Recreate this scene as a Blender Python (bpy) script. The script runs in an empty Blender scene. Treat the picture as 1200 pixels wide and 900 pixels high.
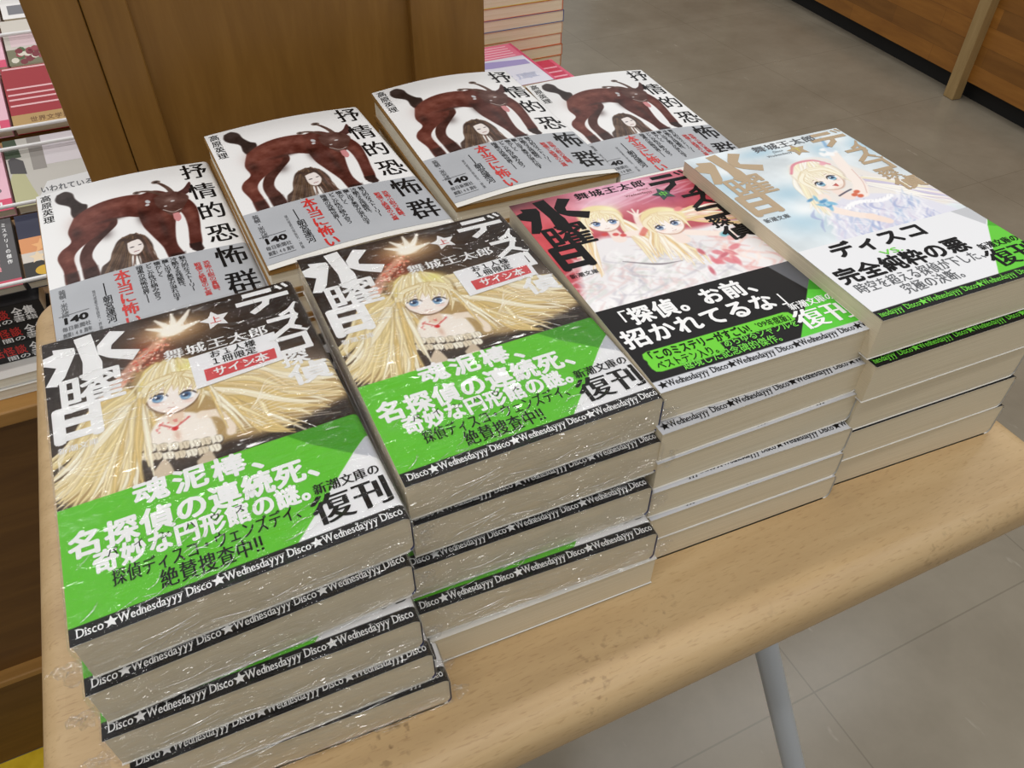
import bpy, math, random
import numpy as np
from mathutils import Vector, noise

random.seed(7)
rng = np.random.default_rng(11)
sc = bpy.context.scene
COL = sc.collection

# ------------------------------------------------------------------ camera
cam_data = bpy.data.cameras.new('camera')
cam = bpy.data.objects.new('camera', cam_data)
COL.objects.link(cam)
cam.location = (0.06651, -0.15489, 0.30577)
cam.rotation_euler = (math.radians(46.970), math.radians(-0.303), math.radians(-25.368))
cam_data.sensor_width = 36.0
cam_data.lens = 908.76 / 1200 * 36.0
cam_data.clip_start = 0.01
cam_data.clip_end = 50
sc.camera = cam

# ------------------------------------------------------------------ light
sc.view_settings.view_transform = 'Standard'
sc.view_settings.look = 'None'
sc.view_settings.gamma = 1.0
sc.view_settings.use_curve_mapping = False
sc.view_settings.exposure = 0.0

world = bpy.data.worlds.new('shop_ambient')
sc.world = world
world.use_nodes = True
world.node_tree.nodes['Background'].inputs['Color'].default_value = (1.0, 0.985, 0.965, 1)
world.node_tree.nodes['Background'].inputs['Strength'].default_value = 0.27


def tube(x, y, z, length, width, power, rot=0.0):
    l = bpy.data.lights.new('ceiling_tube', 'AREA')
    l.shape = 'RECTANGLE'
    l.size = length
    l.size_y = width
    l.energy = power
    l.color = (1.0, 0.985, 0.965)
    o = bpy.data.objects.new('ceiling_tube', l)
    o.location = (x, y, z)
    o.rotation_euler = (0, 0, rot)
    COL.objects.link(o)
    return o


LP = 5.7
for lx in (-2.1, -0.75, 0.6, 1.95):
    for ly in (-1.6, -0.4, 0.8, 2.0, 3.2):
        tube(lx, ly, 1.95, 1.2, 0.07, LP)

# ------------------------------------------------------------------ materials


def lin(c):
    c = np.asarray(c, float) / 255.0
    return np.where(c <= 0.04045, c / 12.92, ((c + 0.055) / 1.055) ** 2.4)


def lin4(c):
    r = lin(c)
    return (float(r[0]), float(r[1]), float(r[2]), 1.0)


MATS = {}


def newmat(name):
    m = bpy.data.materials.new(name)
    m.use_nodes = True
    MATS[name] = m
    return m, m.node_tree, m.node_tree.nodes['Principled BSDF']


def plain(name, rgb, rough=0.5, metal=0.0, coat=0.0, spec=0.5):
    m, nt, b = newmat(name)
    b.inputs['Base Color'].default_value = lin4(rgb)
    b.inputs['Roughness'].default_value = rough
    b.inputs['Metallic'].default_value = metal
    b.inputs['Coat Weight'].default_value = coat
    b.inputs['Specular IOR Level'].default_value = spec
    return m


def attr_mat(name, rough, spec=0.5):
    m, nt, b = newmat(name)
    a = nt.nodes.new('ShaderNodeAttribute')
    a.attribute_name = 'print'
    nt.links.new(a.outputs['Color'], b.inputs['Base Color'])
    b.inputs['Roughness'].default_value = rough
    b.inputs['Specular IOR Level'].default_value = spec
    return m


def noisy(name, stops, scale=(1, 1, 1), nscale=5.0, detail=6, rough=0.5, bump=0.0, distort=0.0, nrough=0.6, spec=0.5):
    """object-space stretched noise through a colour ramp"""
    m, nt, b = newmat(name)
    N, L = nt.nodes, nt.links
    tc = N.new('ShaderNodeTexCoord')
    mp = N.new('ShaderNodeMapping')
    mp.inputs['Scale'].default_value = scale
    nz = N.new('ShaderNodeTexNoise')
    nz.inputs['Scale'].default_value = nscale
    nz.inputs['Detail'].default_value = detail
    nz.inputs['Roughness'].default_value = nrough
    nz.inputs['Distortion'].default_value = distort
    cr = N.new('ShaderNodeValToRGB')
    el = cr.color_ramp.elements
    for i, (p, c) in enumerate(stops):
        e = el[i] if i < 2 else el.new(p)
        e.position = p
        e.color = lin4(c)
    L.new(tc.outputs['Object'], mp.inputs['Vector'])
    L.new(mp.outputs['Vector'], nz.inputs['Vector'])
    L.new(nz.outputs['Fac'], cr.inputs['Fac'])
    L.new(cr.outputs['Color'], b.inputs['Base Color'])
    b.inputs['Roughness'].default_value = rough
    b.inputs['Specular IOR Level'].default_value = spec
    if bump:
        bp = N.new('ShaderNodeBump')
        bp.inputs['Strength'].default_value = bump
        bp.inputs['Distance'].default_value = 0.001
        L.new(nz.outputs['Fac'], bp.inputs['Height'])
        L.new(bp.outputs['Normal'], b.inputs['Normal'])
    return m


M_PRINT = attr_mat('glossy_printed_cover', 0.4, 0.22)
M_BAND = attr_mat('printed_paper_band', 0.45, 0.18)
M_MATTE = attr_mat('matte_print', 0.45, 0.35)
M_WHITE = plain('white_ink', (243, 243, 243), 0.4)
M_BLACK = plain('black_ink', (18, 16, 17), 0.5, 0, 0, 0.15)
M_RED = plain('red_ink', (206, 48, 44), 0.4)
M_STICKRED = plain('sticker_red', (214, 74, 78), 0.45)
M_GREEN = plain('green_ink', (112, 214, 62), 0.4)
M_GOLD = plain('tan_ink', (184, 160, 128), 0.4)
M_GREY = plain('grey_ink', (90, 92, 96), 0.4)
M_PAPERW = plain('white_card', (240, 240, 242), 0.5)
M_SPINEB = plain('navy_spine', (24, 52, 118), 0.35)
M_SPINEG = plain('grey_spine', (196, 196, 192), 0.4)
M_COVERW = plain('cover_white', (236, 234, 228), 0.4)
M_DARKRED = plain('dark_red_ink', (120, 24, 34), 0.4)
M_YELLOWINK = plain('yellow_ink', (226, 214, 90), 0.4)
M_DKGREEN = plain('teal_star_ink', (28, 62, 56), 0.4)


def page_mat(name, a, b_, sc_z=900.0):
    m, nt, b = newmat(name)
    N, L = nt.nodes, nt.links
    tc = N.new('ShaderNodeTexCoord')
    mp = N.new('ShaderNodeMapping')
    mp.inputs['Scale'].default_value = (4, 4, sc_z)
    nz = N.new('ShaderNodeTexNoise')
    nz.inputs['Scale'].default_value = 3.0
    nz.inputs['Detail'].default_value = 3
    cr = N.new('ShaderNodeValToRGB')
    cr.color_ramp.elements[0].position = 0.3
    cr.color_ramp.elements[0].color = lin4(a)
    cr.color_ramp.elements[1].position = 0.7
    cr.color_ramp.elements[1].color = lin4(b_)
    L.new(tc.outputs['Object'], mp.inputs['Vector'])
    L.new(mp.outputs['Vector'], nz.inputs['Vector'])
    L.new(nz.outputs['Fac'], cr.inputs['Fac'])
    L.new(cr.outputs['Color'], b.inputs['Base Color'])
    b.inputs['Roughness'].default_value = 0.8
    b.inputs['Specular IOR Level'].default_value = 0.2
    bp = N.new('ShaderNodeBump')
    bp.inputs['Strength'].default_value = 0.25
    bp.inputs['Distance'].default_value = 0.0004
    L.new(nz.outputs['Fac'], bp.inputs['Height'])
    L.new(bp.outputs['Normal'], b.inputs['Normal'])
    return m


M_PAGES = page_mat('cream_page_edges', (212, 199, 170), (230, 218, 192))
M_PAGESW = page_mat('white_page_edges', (218, 210, 190), (242, 236, 220))
M_PAGESM = page_mat('manga_page_edges', (236, 222, 186), (248, 238, 210), 500)


def film_mat(name, FILM_MIN, rough, dist):
    m = bpy.data.materials.new(name)
    m.use_nodes = True
    nt = m.node_tree
    N, L = nt.nodes, nt.links
    for n in list(N):
        if n.type != 'OUTPUT_MATERIAL':
            N.remove(n)
    out = [n for n in N if n.type == 'OUTPUT_MATERIAL'][0]
    tr = N.new('ShaderNodeBsdfTransparent')
    tr.inputs['Color'].default_value = (0.99, 0.99, 0.99, 1)
    gl = N.new('ShaderNodeBsdfGlossy')
    gl.inputs['Roughness'].default_value = rough
    gl.inputs['Color'].default_value = (1, 1, 1, 1)
    fr = N.new('ShaderNodeFresnel')
    fr.inputs['IOR'].default_value = 1.38
    mx = N.new('ShaderNodeMixShader')
    tc = N.new('ShaderNodeTexCoord')
    hts = []
    for ang, scl, ns, wd in ((32, (14, 100, 60), 1.6, 0.03), (-48, (30, 120, 80), 1.1, 0.03), (80, (9, 40, 40), 1.3, 0.05), (14, (20, 190, 120), 1.5, 0.06), (25, (7, 46, 40), 1.2, 0.07)):
        mp = N.new('ShaderNodeMapping')
        mp.inputs['Rotation'].default_value = (0, 0, math.radians(ang))
        mp.inputs['Scale'].default_value = scl
        nz = N.new('ShaderNodeTexNoise')
        nz.inputs['Scale'].default_value = ns
        nz.inputs['Detail'].default_value = 2
        nz.inputs['Distortion'].default_value = 0.5
        sb = N.new('ShaderNodeMath')
        sb.operation = 'SUBTRACT'
        sb.inputs[1].default_value = 0.5
        ab = N.new('ShaderNodeMath')
        ab.operation = 'ABSOLUTE'
        mr = N.new('ShaderNodeMapRange')
        mr.inputs['From Min'].default_value = 0.0
        mr.inputs['From Max'].default_value = wd
        mr.inputs['To Min'].default_value = 1.0
        mr.inputs['To Max'].default_value = 0.0
        L.new(tc.outputs['Object'], mp.inputs['Vector'])
        L.new(mp.outputs['Vector'], nz.inputs['Vector'])
        L.new(nz.outputs['Fac'], sb.inputs[0])
        L.new(sb.outputs[0], ab.inputs[0])
        L.new(ab.outputs[0], mr.inputs['Value'])
        hts.append(mr.outputs['Result'])
    acc = hts[0]
    for h in hts[1:]:
        ad = N.new('ShaderNodeMath')
        ad.operation = 'ADD'
        L.new(acc, ad.inputs[0])
        L.new(h, ad.inputs[1])
        acc = ad.outputs[0]
    bp = N.new('ShaderNodeBump')
    bp.inputs['Strength'].default_value = 1.0
    bp.inputs['Distance'].default_value = dist
    L.new(acc, bp.inputs['Height'])
    L.new(bp.outputs['Normal'], gl.inputs['Normal'])
    fm = N.new('ShaderNodeMapRange')
    fm.inputs['From Min'].default_value = 0.0
    fm.inputs['From Max'].default_value = 0.5
    fm.inputs['To Min'].default_value = FILM_MIN
    fm.inputs['To Max'].default_value = 0.30
    L.new(fr.outputs['Fac'], fm.inputs['Value'])
    L.new(fm.outputs['Result'], mx.inputs['Fac'])
    L.new(tr.outputs['BSDF'], mx.inputs[1])
    L.new(gl.outputs['BSDF'], mx.inputs[2])
    L.new(mx.outputs['Shader'], out.inputs['Surface'])
    return m


M_FILM = film_mat('clear_shrink_film', 0.06, 0.08, 0.0024)
M_CREASE = film_mat('creased_film_ridge', 0.48, 0.22, 0.0002)
M_CRUMPLE = film_mat('crumpled_film_tuft', 0.13, 0.10, 0.0010)


def wood(name, c_dark, c_mid, c_light, axis='X', rough=0.42, flecks=True, broad=7.0, fleck_scale=1.0, planks=None, spec=0.5, ff=(85, 620), ffac=0.75):
    m, nt, b = newmat(name)
    N, L = nt.nodes, nt.links
    tc = N.new('ShaderNodeTexCoord')
    s = {'X': (1, 9, 9), 'Y': (9, 1, 9), 'Z': (9, 9, 1)}[axis]
    mp = N.new('ShaderNodeMapping')
    mp.inputs['Scale'].default_value = s
    L.new(tc.outputs['Object'], mp.inputs['Vector'])
    nz = N.new('ShaderNodeTexNoise')
    nz.inputs['Scale'].default_value = broad
    nz.inputs['Detail'].default_value = 6
    nz.inputs['Roughness'].default_value = 0.62
    nz.inputs['Distortion'].default_value = 0.5
    L.new(mp.outputs['Vector'], nz.inputs['Vector'])
    cr = N.new('ShaderNodeValToRGB')
    e = cr.color_ramp.elements
    e[0].position = 0.28
    e[0].color = lin4(c_dark)
    e[1].position = 0.72
    e[1].color = lin4(c_light)
    x = e.new(0.5)
    x.color = lin4(c_mid)
    L.new(nz.outputs['Fac'], cr.inputs['Fac'])
    last = cr.outputs['Color']
    if planks:
        bt = N.new('ShaderNodeTexBrick')
        sx = N.new('ShaderNodeSeparateXYZ')
        cx = N.new('ShaderNodeCombineXYZ')
        L.new(tc.outputs['Object'], sx.inputs['Vector'])
        L.new(sx.outputs['Y'], cx.inputs['X'])
        L.new(sx.outputs['Z'], cx.inputs['Y'])
        L.new(cx.outputs['Vector'], bt.inputs['Vector'])
        bt.inputs['Color1'].default_value = (1.25, 1.2, 1.1, 1)
        bt.inputs['Color2'].default_value = (0.62, 0.6, 0.58, 1)
        bt.inputs['Mortar'].default_value = (0.5, 0.45, 0.4, 1)
        bt.inputs['Scale'].default_value = 1.0
        bt.inputs['Brick Width'].default_value = 0.42
        bt.inputs['Row Height'].default_value = 0.055
        bt.inputs['Mortar Size'].default_value = 0.0006
        mm = N.new('ShaderNodeMixRGB')
        mm.blend_type = 'MULTIPLY'
        mm.inputs['Fac'].default_value = 0.75
        L.new(last, mm.inputs['Color1'])
        L.new(bt.outputs['Color'], mm.inputs['Color2'])
        last = mm.outputs['Color']
    if flecks:
        mp2 = N.new('ShaderNodeMapping')
        f = fleck_scale
        mp2.inputs['Scale'].default_value = {'X': (ff[0] * f, ff[1] * f, ff[1] * f), 'Y': (ff[1] * f, ff[0] * f, ff[1] * f), 'Z': (ff[1] * f, ff[1] * f, ff[0] * f)}[axis]
        L.new(tc.outputs['Object'], mp2.inputs['Vector'])
        n2 = N.new('ShaderNodeTexNoise')
        n2.inputs['Scale'].default_value = 1.0
        n2.inputs['Detail'].default_value = 1.5
        L.new(mp2.outputs['Vector'], n2.inputs['Vector'])
        c2 = N.new('ShaderNodeValToRGB')
        c2.color_ramp.elements[0].position = 0.30
        c2.color_ramp.elements[0].color = (0.60, 0.50, 0.40, 1)
        c2.color_ramp.elements[1].position = 0.42
        c2.color_ramp.elements[1].color = (1, 1, 1, 1)
        L.new(n2.outputs['Fac'], c2.inputs['Fac'])
        mx = N.new('ShaderNodeMixRGB')
        mx.blend_type = 'MULTIPLY'
        mx.inputs['Fac'].default_value = ffac
        L.new(last, mx.inputs['Color1'])
        L.new(c2.outputs['Color'], mx.inputs['Color2'])
        last = mx.outputs['Color']
    L.new(last, b.inputs['Base Color'])
    b.inputs['Roughness'].default_value = rough
    b.inputs['Specular IOR Level'].default_value = spec
    return m


def add_scuffs(m):
    nt = m.node_tree
    N, L = nt.nodes, nt.links
    b = N['Principled BSDF']
    src = b.inputs['Base Color'].links[0].from_socket
    tc = N.new('ShaderNodeTexCoord')
    a = N.new('ShaderNodeTexNoise')
    a.inputs['Scale'].default_value = 17.0
    a.inputs['Detail'].default_value = 1
    f = N.new('ShaderNodeTexNoise')
    f.inputs['Scale'].default_value = 260.0
    f.inputs['Detail'].default_value = 2
    L.new(tc.outputs['Object'], a.inputs['Vector'])
    L.new(tc.outputs['Object'], f.inputs['Vector'])
    r1 = N.new('ShaderNodeMapRange')
    r1.inputs['From Min'].default_value = 0.62
    r1.inputs['From Max'].default_value = 0.74
    L.new(a.outputs['Fac'], r1.inputs['Value'])
    r2 = N.new('ShaderNodeMapRange')
    r2.inputs['From Min'].default_value = 0.58
    r2.inputs['From Max'].default_value = 0.70
    L.new(f.outputs['Fac'], r2.inputs['Value'])
    mu = N.new('ShaderNodeMath')
    mu.operation = 'MULTIPLY'
    L.new(r1.outputs['Result'], mu.inputs[0])
    L.new(r2.outputs['Result'], mu.inputs[1])
    mx = N.new('ShaderNodeMixRGB')
    m2 = N.new('ShaderNodeMath')
    m2.operation = 'MULTIPLY'
    m2.inputs[1].default_value = 0.55
    L.new(mu.outputs[0], m2.inputs[0])
    L.new(m2.outputs[0], mx.inputs['Fac'])
    L.new(src, mx.inputs['Color1'])
    mx.inputs['Color2'].default_value = lin4((92, 64, 36))
    L.new(mx.outputs['Color'], b.inputs['Base Color'])


M_BEECH = wood('beech_table_top', (182, 152, 110), (194, 164, 120), (204, 176, 132), 'X', 0.42, True, 7.0, 1.0, None, 0.5, (170, 1050), 0.38)
add_scuffs(M_BEECH)
M_OAK = wood('stained_oak_panel', (126, 88, 36), (138, 98, 42), (152, 110, 51), 'Z', 0.40, False)
M_OAKH = wood('stained_oak_board', (150, 106, 50), (164, 120, 60), (178, 132, 70), 'X', 0.45, False)
M_OAKD = wood('dark_cabinet_wood', (92, 60, 22), (104, 70, 28), (116, 80, 34), 'X', 0.5, False)
M_BLOCK = wood('butcher_block', (128, 82, 30), (142, 94, 36), (156, 105, 44), 'Y', 0.4, False, 4.0, 1.0, True)
M_POST = wood('pale_post_wood', (150, 122, 78), (162, 134, 88), (172, 144, 98), 'Z', 0.5, False)
M_LEG = plain('grey_enamel_leg', (186, 192, 198), 0.3, 0.15)
M_BLACKKICK = plain('black_toe_kick', (12, 11, 10), 0.7)
M_RAIL = plain('white_wire_rail', (240, 240, 240), 0.25)
M_YELLOW = noisy('yellow_floor_tape', [(0.3, (214, 178, 24)), (0.7, (236, 202, 48))], (1, 1, 1), 40, 3, 0.5)


M_KRAFT = plain('kraft_brown_board', (150, 112, 58), 0.6)


def floor_mat():
    m, nt, b = newmat('vinyl_floor_tiles')
    N, L = nt.nodes, nt.links
    tc = N.new('ShaderNodeTexCoord')
    nz = N.new('ShaderNodeTexNoise')
    nz.inputs['Scale'].default_value = 3.5
    nz.inputs['Detail'].default_value = 8
    nz.inputs['Roughness'].default_value = 0.65
    L.new(tc.outputs['Object'], nz.inputs['Vector'])
    cr = N.new('ShaderNodeValToRGB')
    cr.color_ramp.elements[0].position = 0.3
    cr.color_ramp.elements[0].color = lin4((132, 123, 107))
    cr.color_ramp.elements[1].position = 0.72
    cr.color_ramp.elements[1].color = lin4((154, 145, 128))
    L.new(nz.outputs['Fac'], cr.inputs['Fac'])
    bt = N.new('ShaderNodeTexBrick')
    mp = N.new('ShaderNodeMapping')
    mp.inputs['Location'].default_value = (-0.64, -0.10, 0)
    L.new(tc.outputs['Object'], mp.inputs['Vector'])
    L.new(mp.outputs['Vector'], bt.inputs['Vector'])
    bt.offset = 0.0
    bt.inputs['Scale'].default_value = 1.0
    bt.inputs['Brick Width'].default_value = 0.45
    bt.inputs['Row Height'].default_value = 0.45
    bt.inputs['Mortar Size'].default_value = 0.0012
    bt.inputs['Color1'].default_value = (1, 1, 1, 1)
    bt.inputs['Color2'].default_value = (0.94, 0.94, 0.94, 1)
    bt.inputs['Mortar'].default_value = (0.55, 0.53, 0.5, 1)
    mx = N.new('ShaderNodeMixRGB')
    mx.blend_type = 'MULTIPLY'
    mx.inputs['Fac'].default_value = 0.5
    L.new(cr.outputs['Color'], mx.inputs['Color1'])
    L.new(bt.outputs['Color'], mx.inputs['Color2'])
    # pale scuffs
    mp2 = N.new('ShaderNodeMapping')
    mp2.inputs['Scale'].default_value = (30, 9, 1)
    mp2.inputs['Rotation'].default_value = (0, 0, 0.9)
    L.new(tc.outputs['Object'], mp2.inputs['Vector'])
    n2 = N.new('ShaderNodeTexNoise')
    n2.inputs['Scale'].default_value = 1.3
    n2.inputs['Detail'].default_value = 4
    L.new(mp2.outputs['Vector'], n2.inputs['Vector'])
    c2 = N.new('ShaderNodeValToRGB')
    c2.color_ramp.elements[0].position = 0.70
    c2.color_ramp.elements[0].color = (0, 0, 0, 1)
    c2.color_ramp.elements[1].position = 0.80
    c2.color_ramp.elements[1].color = (0.5, 0.5, 0.5, 1)
    L.new(n2.outputs['Fac'], c2.inputs['Fac'])
    m3 = N.new('ShaderNodeMixRGB')
    L.new(c2.outputs['Color'], m3.inputs['Fac'])
    L.new(mx.outputs['Color'], m3.inputs['Color1'])
    m3.inputs['Color2'].default_value = lin4((196, 190, 176))
    L.new(m3.outputs['Color'], b.inputs['Base Color'])
    rr = N.new('ShaderNodeMapRange')
    rr.inputs['To Min'].default_value = 0.14
    rr.inputs['To Max'].default_value = 0.34
    L.new(nz.outputs['Fac'], rr.inputs['Value'])
    L.new(rr.outputs['Result'], b.inputs['Roughness'])
    return m


M_FLOOR = floor_mat()

# ------------------------------------------------------------------ mesh helpers


class MB:
    """collects geometry with material slots and an optional print colour"""

    def __init__(self):
        self.v, self.f, self.mi, self.c, self.mats = [], [], [], [], []
        self.n = 0
        self.smooth = []

    def slot(self, m):
        if m not in self.mats:
            self.mats.append(m)
        return self.mats.index(m)

    def add(self, V, F, mat, cols=None, smooth=False):
        V = np.asarray(V, float).reshape(-1, 3)
        k = self.slot(mat)
        self.v.append(V)
        if cols is None:
            cols = np.ones((len(V), 3))
        self.c.append(np.asarray(cols, float))
        o = self.n
        for q in F:
            self.f.append([int(i) + o for i in q])
            self.mi.append(k)
            self.smooth.append(smooth)
        self.n += len(V)

    def box(self, x0, x1, y0, y1, z0, z1, mat):
        V = [(x, y, z) for z in (z0, z1) for y in (y0, y1) for x in (x0, x1)]
        F = [(0, 2, 3, 1), (4, 5, 7, 6), (0, 1, 5, 4), (2, 6, 7, 3), (0, 4, 6, 2), (1, 3, 7, 5)]
        self.add(V, F, mat)

    def tube(self, p0, p1, r0, r1, mat, n=20, caps=True):
        a, b = Vector(p0), Vector(p1)
        d = (b - a).normalized()
        u = d.orthogonal().normalized()
        w = d.cross(u)
        V, F = [], []
        for p, r in ((a, r0), (b, r1)):
            for i in range(n):
                t = 2 * math.pi * i / n
                V.append(p + u * (r * math.cos(t)) + w * (r * math.sin(t)))
        for i in range(n):
            F.append((i, (i + 1) % n, n + (i + 1) % n, n + i))
        self.add([tuple(q) for q in V], F, mat, smooth=True)
        if caps:
            self.add([tuple(q) for q in V], [list(range(n))[::-1], list(range(n, 2 * n))], mat)

    def build(self, name, parent=None, scale=1.0, loc=None):
        me = bpy.data.meshes.new(name)
        V = np.concatenate(self.v) * scale
        me.from_pydata(V.tolist(), [], self.f)
        for m in self.mats:
            me.materials.append(m)
        me.polygons.foreach_set('material_index', self.mi)
        me.polygons.foreach_set('use_smooth', self.smooth)
        if any(m in (M_PRINT, M_BAND, M_MATTE) for m in self.mats):
            at = me.attributes.new('print', 'FLOAT_COLOR', 'POINT')
            C = np.concatenate(self.c)
            C = np.concatenate([C, np.ones((len(C), 1))], 1)
            at.data.foreach_set('color', C.astype(np.float32).ravel())
        me.update()
        o = bpy.data.objects.new(name, me)
        COL.objects.link(o)
        if parent:
            o.parent = parent
        if loc:
            o.location = loc
        return o


def bevel(o, w, seg=3, angle=40):
    md = o.modifiers.new('bevel', 'BEVEL')
    md.width = w
    md.segments = seg
    md.limit_method = 'ANGLE'
    md.angle_limit = math.radians(angle)
    return o


def thing(name, label, cat, loc=(0, 0, 0), rz=0.0, group=None):
    o = bpy.data.objects.new(name, None)
    o.empty_display_size = 0.02
    COL.objects.link(o)
    o.location = loc
    o.rotation_euler = (0, 0, rz)
    tag(o, label, cat, group)
    return o


def tag(o, label, cat, group=None):
    o['label'] = label
    o['category'] = cat
    if group:
        o['group'] = group
    return o


def struct(o):
    o['kind'] = 'structure'
    return o


def dup(root, label, loc, rz, group=None, skip=(), zs=1.0):
    r = root.copy()
    COL.objects.link(r)
    r.location = loc
    r.rotation_euler = (0, 0, rz)
    r.scale = (1, 1, zs)
    r['label'] = label
    if group:
        r['group'] = group
    for ch in list(root.children):
        if ch.name.split('.')[0] in skip:
            continue
        c = ch.copy()
        COL.objects.link(c)
        c.parent = r
        for g in list(ch.children):
            d = g.copy()
            COL.objects.link(d)
            d.parent = c
    return r


# ------------------------------------------------------------------ lettering
_gl = {}


def glyph(s):
    if s in _gl:
        return _gl[s]
    cu = bpy.data.curves.new('lettering', 'FONT')
    cu.body = s
    cu.size = 1
    cu.resolution_u = 3
    o = bpy.data.objects.new('lettering', cu)
    COL.objects.link(o)
    bpy.context.view_layer.update()
    dg = bpy.context.evaluated_depsgraph_get()
    me = bpy.data.meshes.new_from_object(o.evaluated_get(dg))
    V = np.array([v.co[:2] for v in me.vertices], float).reshape(-1, 2)
    F = [tuple(p.vertices) for p in me.polygons]
    bpy.data.objects.remove(o)
    bpy.data.curves.remove(cu)
    bpy.data.meshes.remove(me)
    _gl[s] = (V, F)
    return _gl[s]


class Page:
    """printed elements on a warped sheet; x right, y up, in mm"""

    k = 0

    def __init__(self, mb, zf):
        self.mb, self.zf = mb, zf

    def put(self, V2, F, mat, layer):
        V2 = np.asarray(V2, float)
        z = self.zf(V2[:, 0], V2[:, 1]) + layer
        self.mb.add(np.column_stack([V2, z]), F, mat)

    def stamp(self, V, F, mat, layer, bold=0.0, hb=0.0):
        offs = [(0, 0)]
        if bold > 0:
            offs += [(bold * math.cos(a), bold * math.sin(a)) for a in np.linspace(0, 2 * math.pi, 9)[:-1]]
        if hb > 0:
            offs += [(-hb, 0), (hb, 0), (-hb / 2, 0), (hb / 2, 0)]
        for k, (dx, dy) in enumerate(offs):
            self.put(V + (dx, dy), F, mat, layer + 0.004 * k)

    def glyph_box(self, s, x0, x1, y0, y1, mat, layer, bold=0.0, hb=0.0, shear=0.0, rot=0.0):
        V, F = glyph(s)
        a, b = V.min(0), V.max(0)
        e = bold
        W = (V - a) / np.maximum(b - a, 1e-6) * (x1 - x0 - 2 * e - 2 * hb, y1 - y0 - 2 * e) + (x0 + e + hb, y0 + e)
        if shear:
            W[:, 1] += (W[:, 0] - x0) * shear
        if rot:
            c, s_ = math.cos(rot), math.sin(rot)
            m = np.array([(x0 + x1) / 2, (y0 + y1) / 2])
            W = (W - m) @ np.array([[c, s_], [-s_, c]]) + m
        self.stamp(W, F, mat, layer, bold, hb)

    def cell(self, s, x, y, w, h, mat, layer, bold=0.0, hb=0.0, rot90=False):
        V, F = glyph(s)
        U = V.copy()
        U[:, 1] = (U[:, 1] + 0.08) / 0.92
        if rot90:
            U = np.column_stack([U[:, 1], 1 - U[:, 0]])
        self.stamp(U * (w, h) + (x, y), F, mat, layer, bold, hb)

    def row(self, text, x0, x1, y, h, mat, layer, bold=0.0, hb=0.0, slope=0.0, fill=0.97):
        n = len(text)
        adv = (x1 - x0) / n
        for i, ch in enumerate(text):
            if ch == '　' or ch == ' ':
                continue
            self.cell(ch, x0 + adv * i, y + slope * adv * i, adv * fill, h, mat, layer, bold, hb)

    def col(self, text, xc, ytop, w, h, pitch, mat, layer, bold=0.0, hb=0.0):
        for i, ch in enumerate(text):
            y = ytop - pitch * i - h
            x = xc - w / 2
            if ch in 'ー―—':
                self.cell(ch, x, y, w, h, mat, layer, bold, hb, True)
            elif ch in '、。':
                self.cell(ch, x + w * 0.55, y + h * 0.55, w, h, mat, layer, bold, hb)
            else:
                self.cell(ch, x, y, w, h, mat, layer, bold, hb)

    def line(self, s, x0, y, h, mat, layer, width=None, bold=0.0, hb=0.0, rot=0.0):
        """latin line with its own spacing; h = cap height; anchored left on baseline"""
        V, F = glyph(s)
        k = h / 0.72
        kx = k if width is None else width / V[:, 0].max()
        W = V * (kx, k)
        if rot:
            c, s_ = math.cos(rot), math.sin(rot)
            W = W @ np.array([[c, s_], [-s_, c]])
        self.stamp(W + (x0, y), F, mat, layer, bold, hb)

    def poly(self, pts, mat, layer):
        self.put(np.array(pts, float), [list(range(len(pts)))], mat, layer)

    def slab(self, pts, w, mat, layer):
        """heavy butt-ended brush stroke"""
        P = np.array(pts, float)
        for i in range(len(P) - 1):
            d = P[i + 1] - P[i]
            d /= np.hypot(*d)
            nrm = np.array([-d[1], d[0]]) * w / 2
            e0 = d * (w * .35 if i > 0 else 0)
            e1 = d * (w * .35 if i < len(P) - 2 else 0)
            q = [P[i] - nrm - e0, P[i + 1] - nrm + e1, P[i + 1] + nrm + e1, P[i] + nrm - e0]
            self.put(np.array(q), [(0, 1, 2, 3)], mat, layer + .006 * i + self.k * .006)
        self.k = (self.k + 5) % 12

    def strokes(self, box, w, parts, mat, layer):
        x0, x1, y0, y1 = box
        for p in parts:
            self.slab([(x0 + (x1 - x0) * u, y0 + (y1 - y0) * v) for u, v in p], w, mat, layer)

    def tri_fan(self, centre, pts, mat, layer):
        n = len(pts)
        V = [centre] + list(pts)
        self.put(np.array(V, float), [(0, 1 + i, 1 + (i + 1) % n) for i in range(n)], mat, layer)

    def star(self, x, y, R, mat, layer, rot=0.0, inner=0.45):
        pts = []
        for i in range(10):
            a = math.pi / 2 + rot + i * math.pi / 5
            r = R if i % 2 == 0 else R * inner
            pts.append((x + r * math.cos(a), y + r * math.sin(a)))
        self.tri_fan((x, y), pts, mat, layer)


# ------------------------------------------------------------------ printed artwork canvas


def crv(pts, n=14):
    P = np.array(pts, float)
    if len(P) < 3:
        t = np.linspace(0, 1, n)[:, None]
        return P[0] * (1 - t) + P[-1] * t
    Q = np.vstack([2 * P[0] - P[1], P, 2 * P[-1] - P[-2]])
    out = []
    for i in range(len(P) - 1):
        p0, p1, p2, p3 = Q[i:i + 4]
        t = np.linspace(0, 1, n, endpoint=False)[:, None]
        out.append(0.5 * ((2 * p1) + (-p0 + p2) * t + (2 * p0 - 5 * p1 + 4 * p2 - p3) * t ** 2 + (-p0 + 3 * p1 - 3 * p2 + p3) * t ** 3))
    out.append(P[-1:])
    return np.vstack(out)


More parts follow.
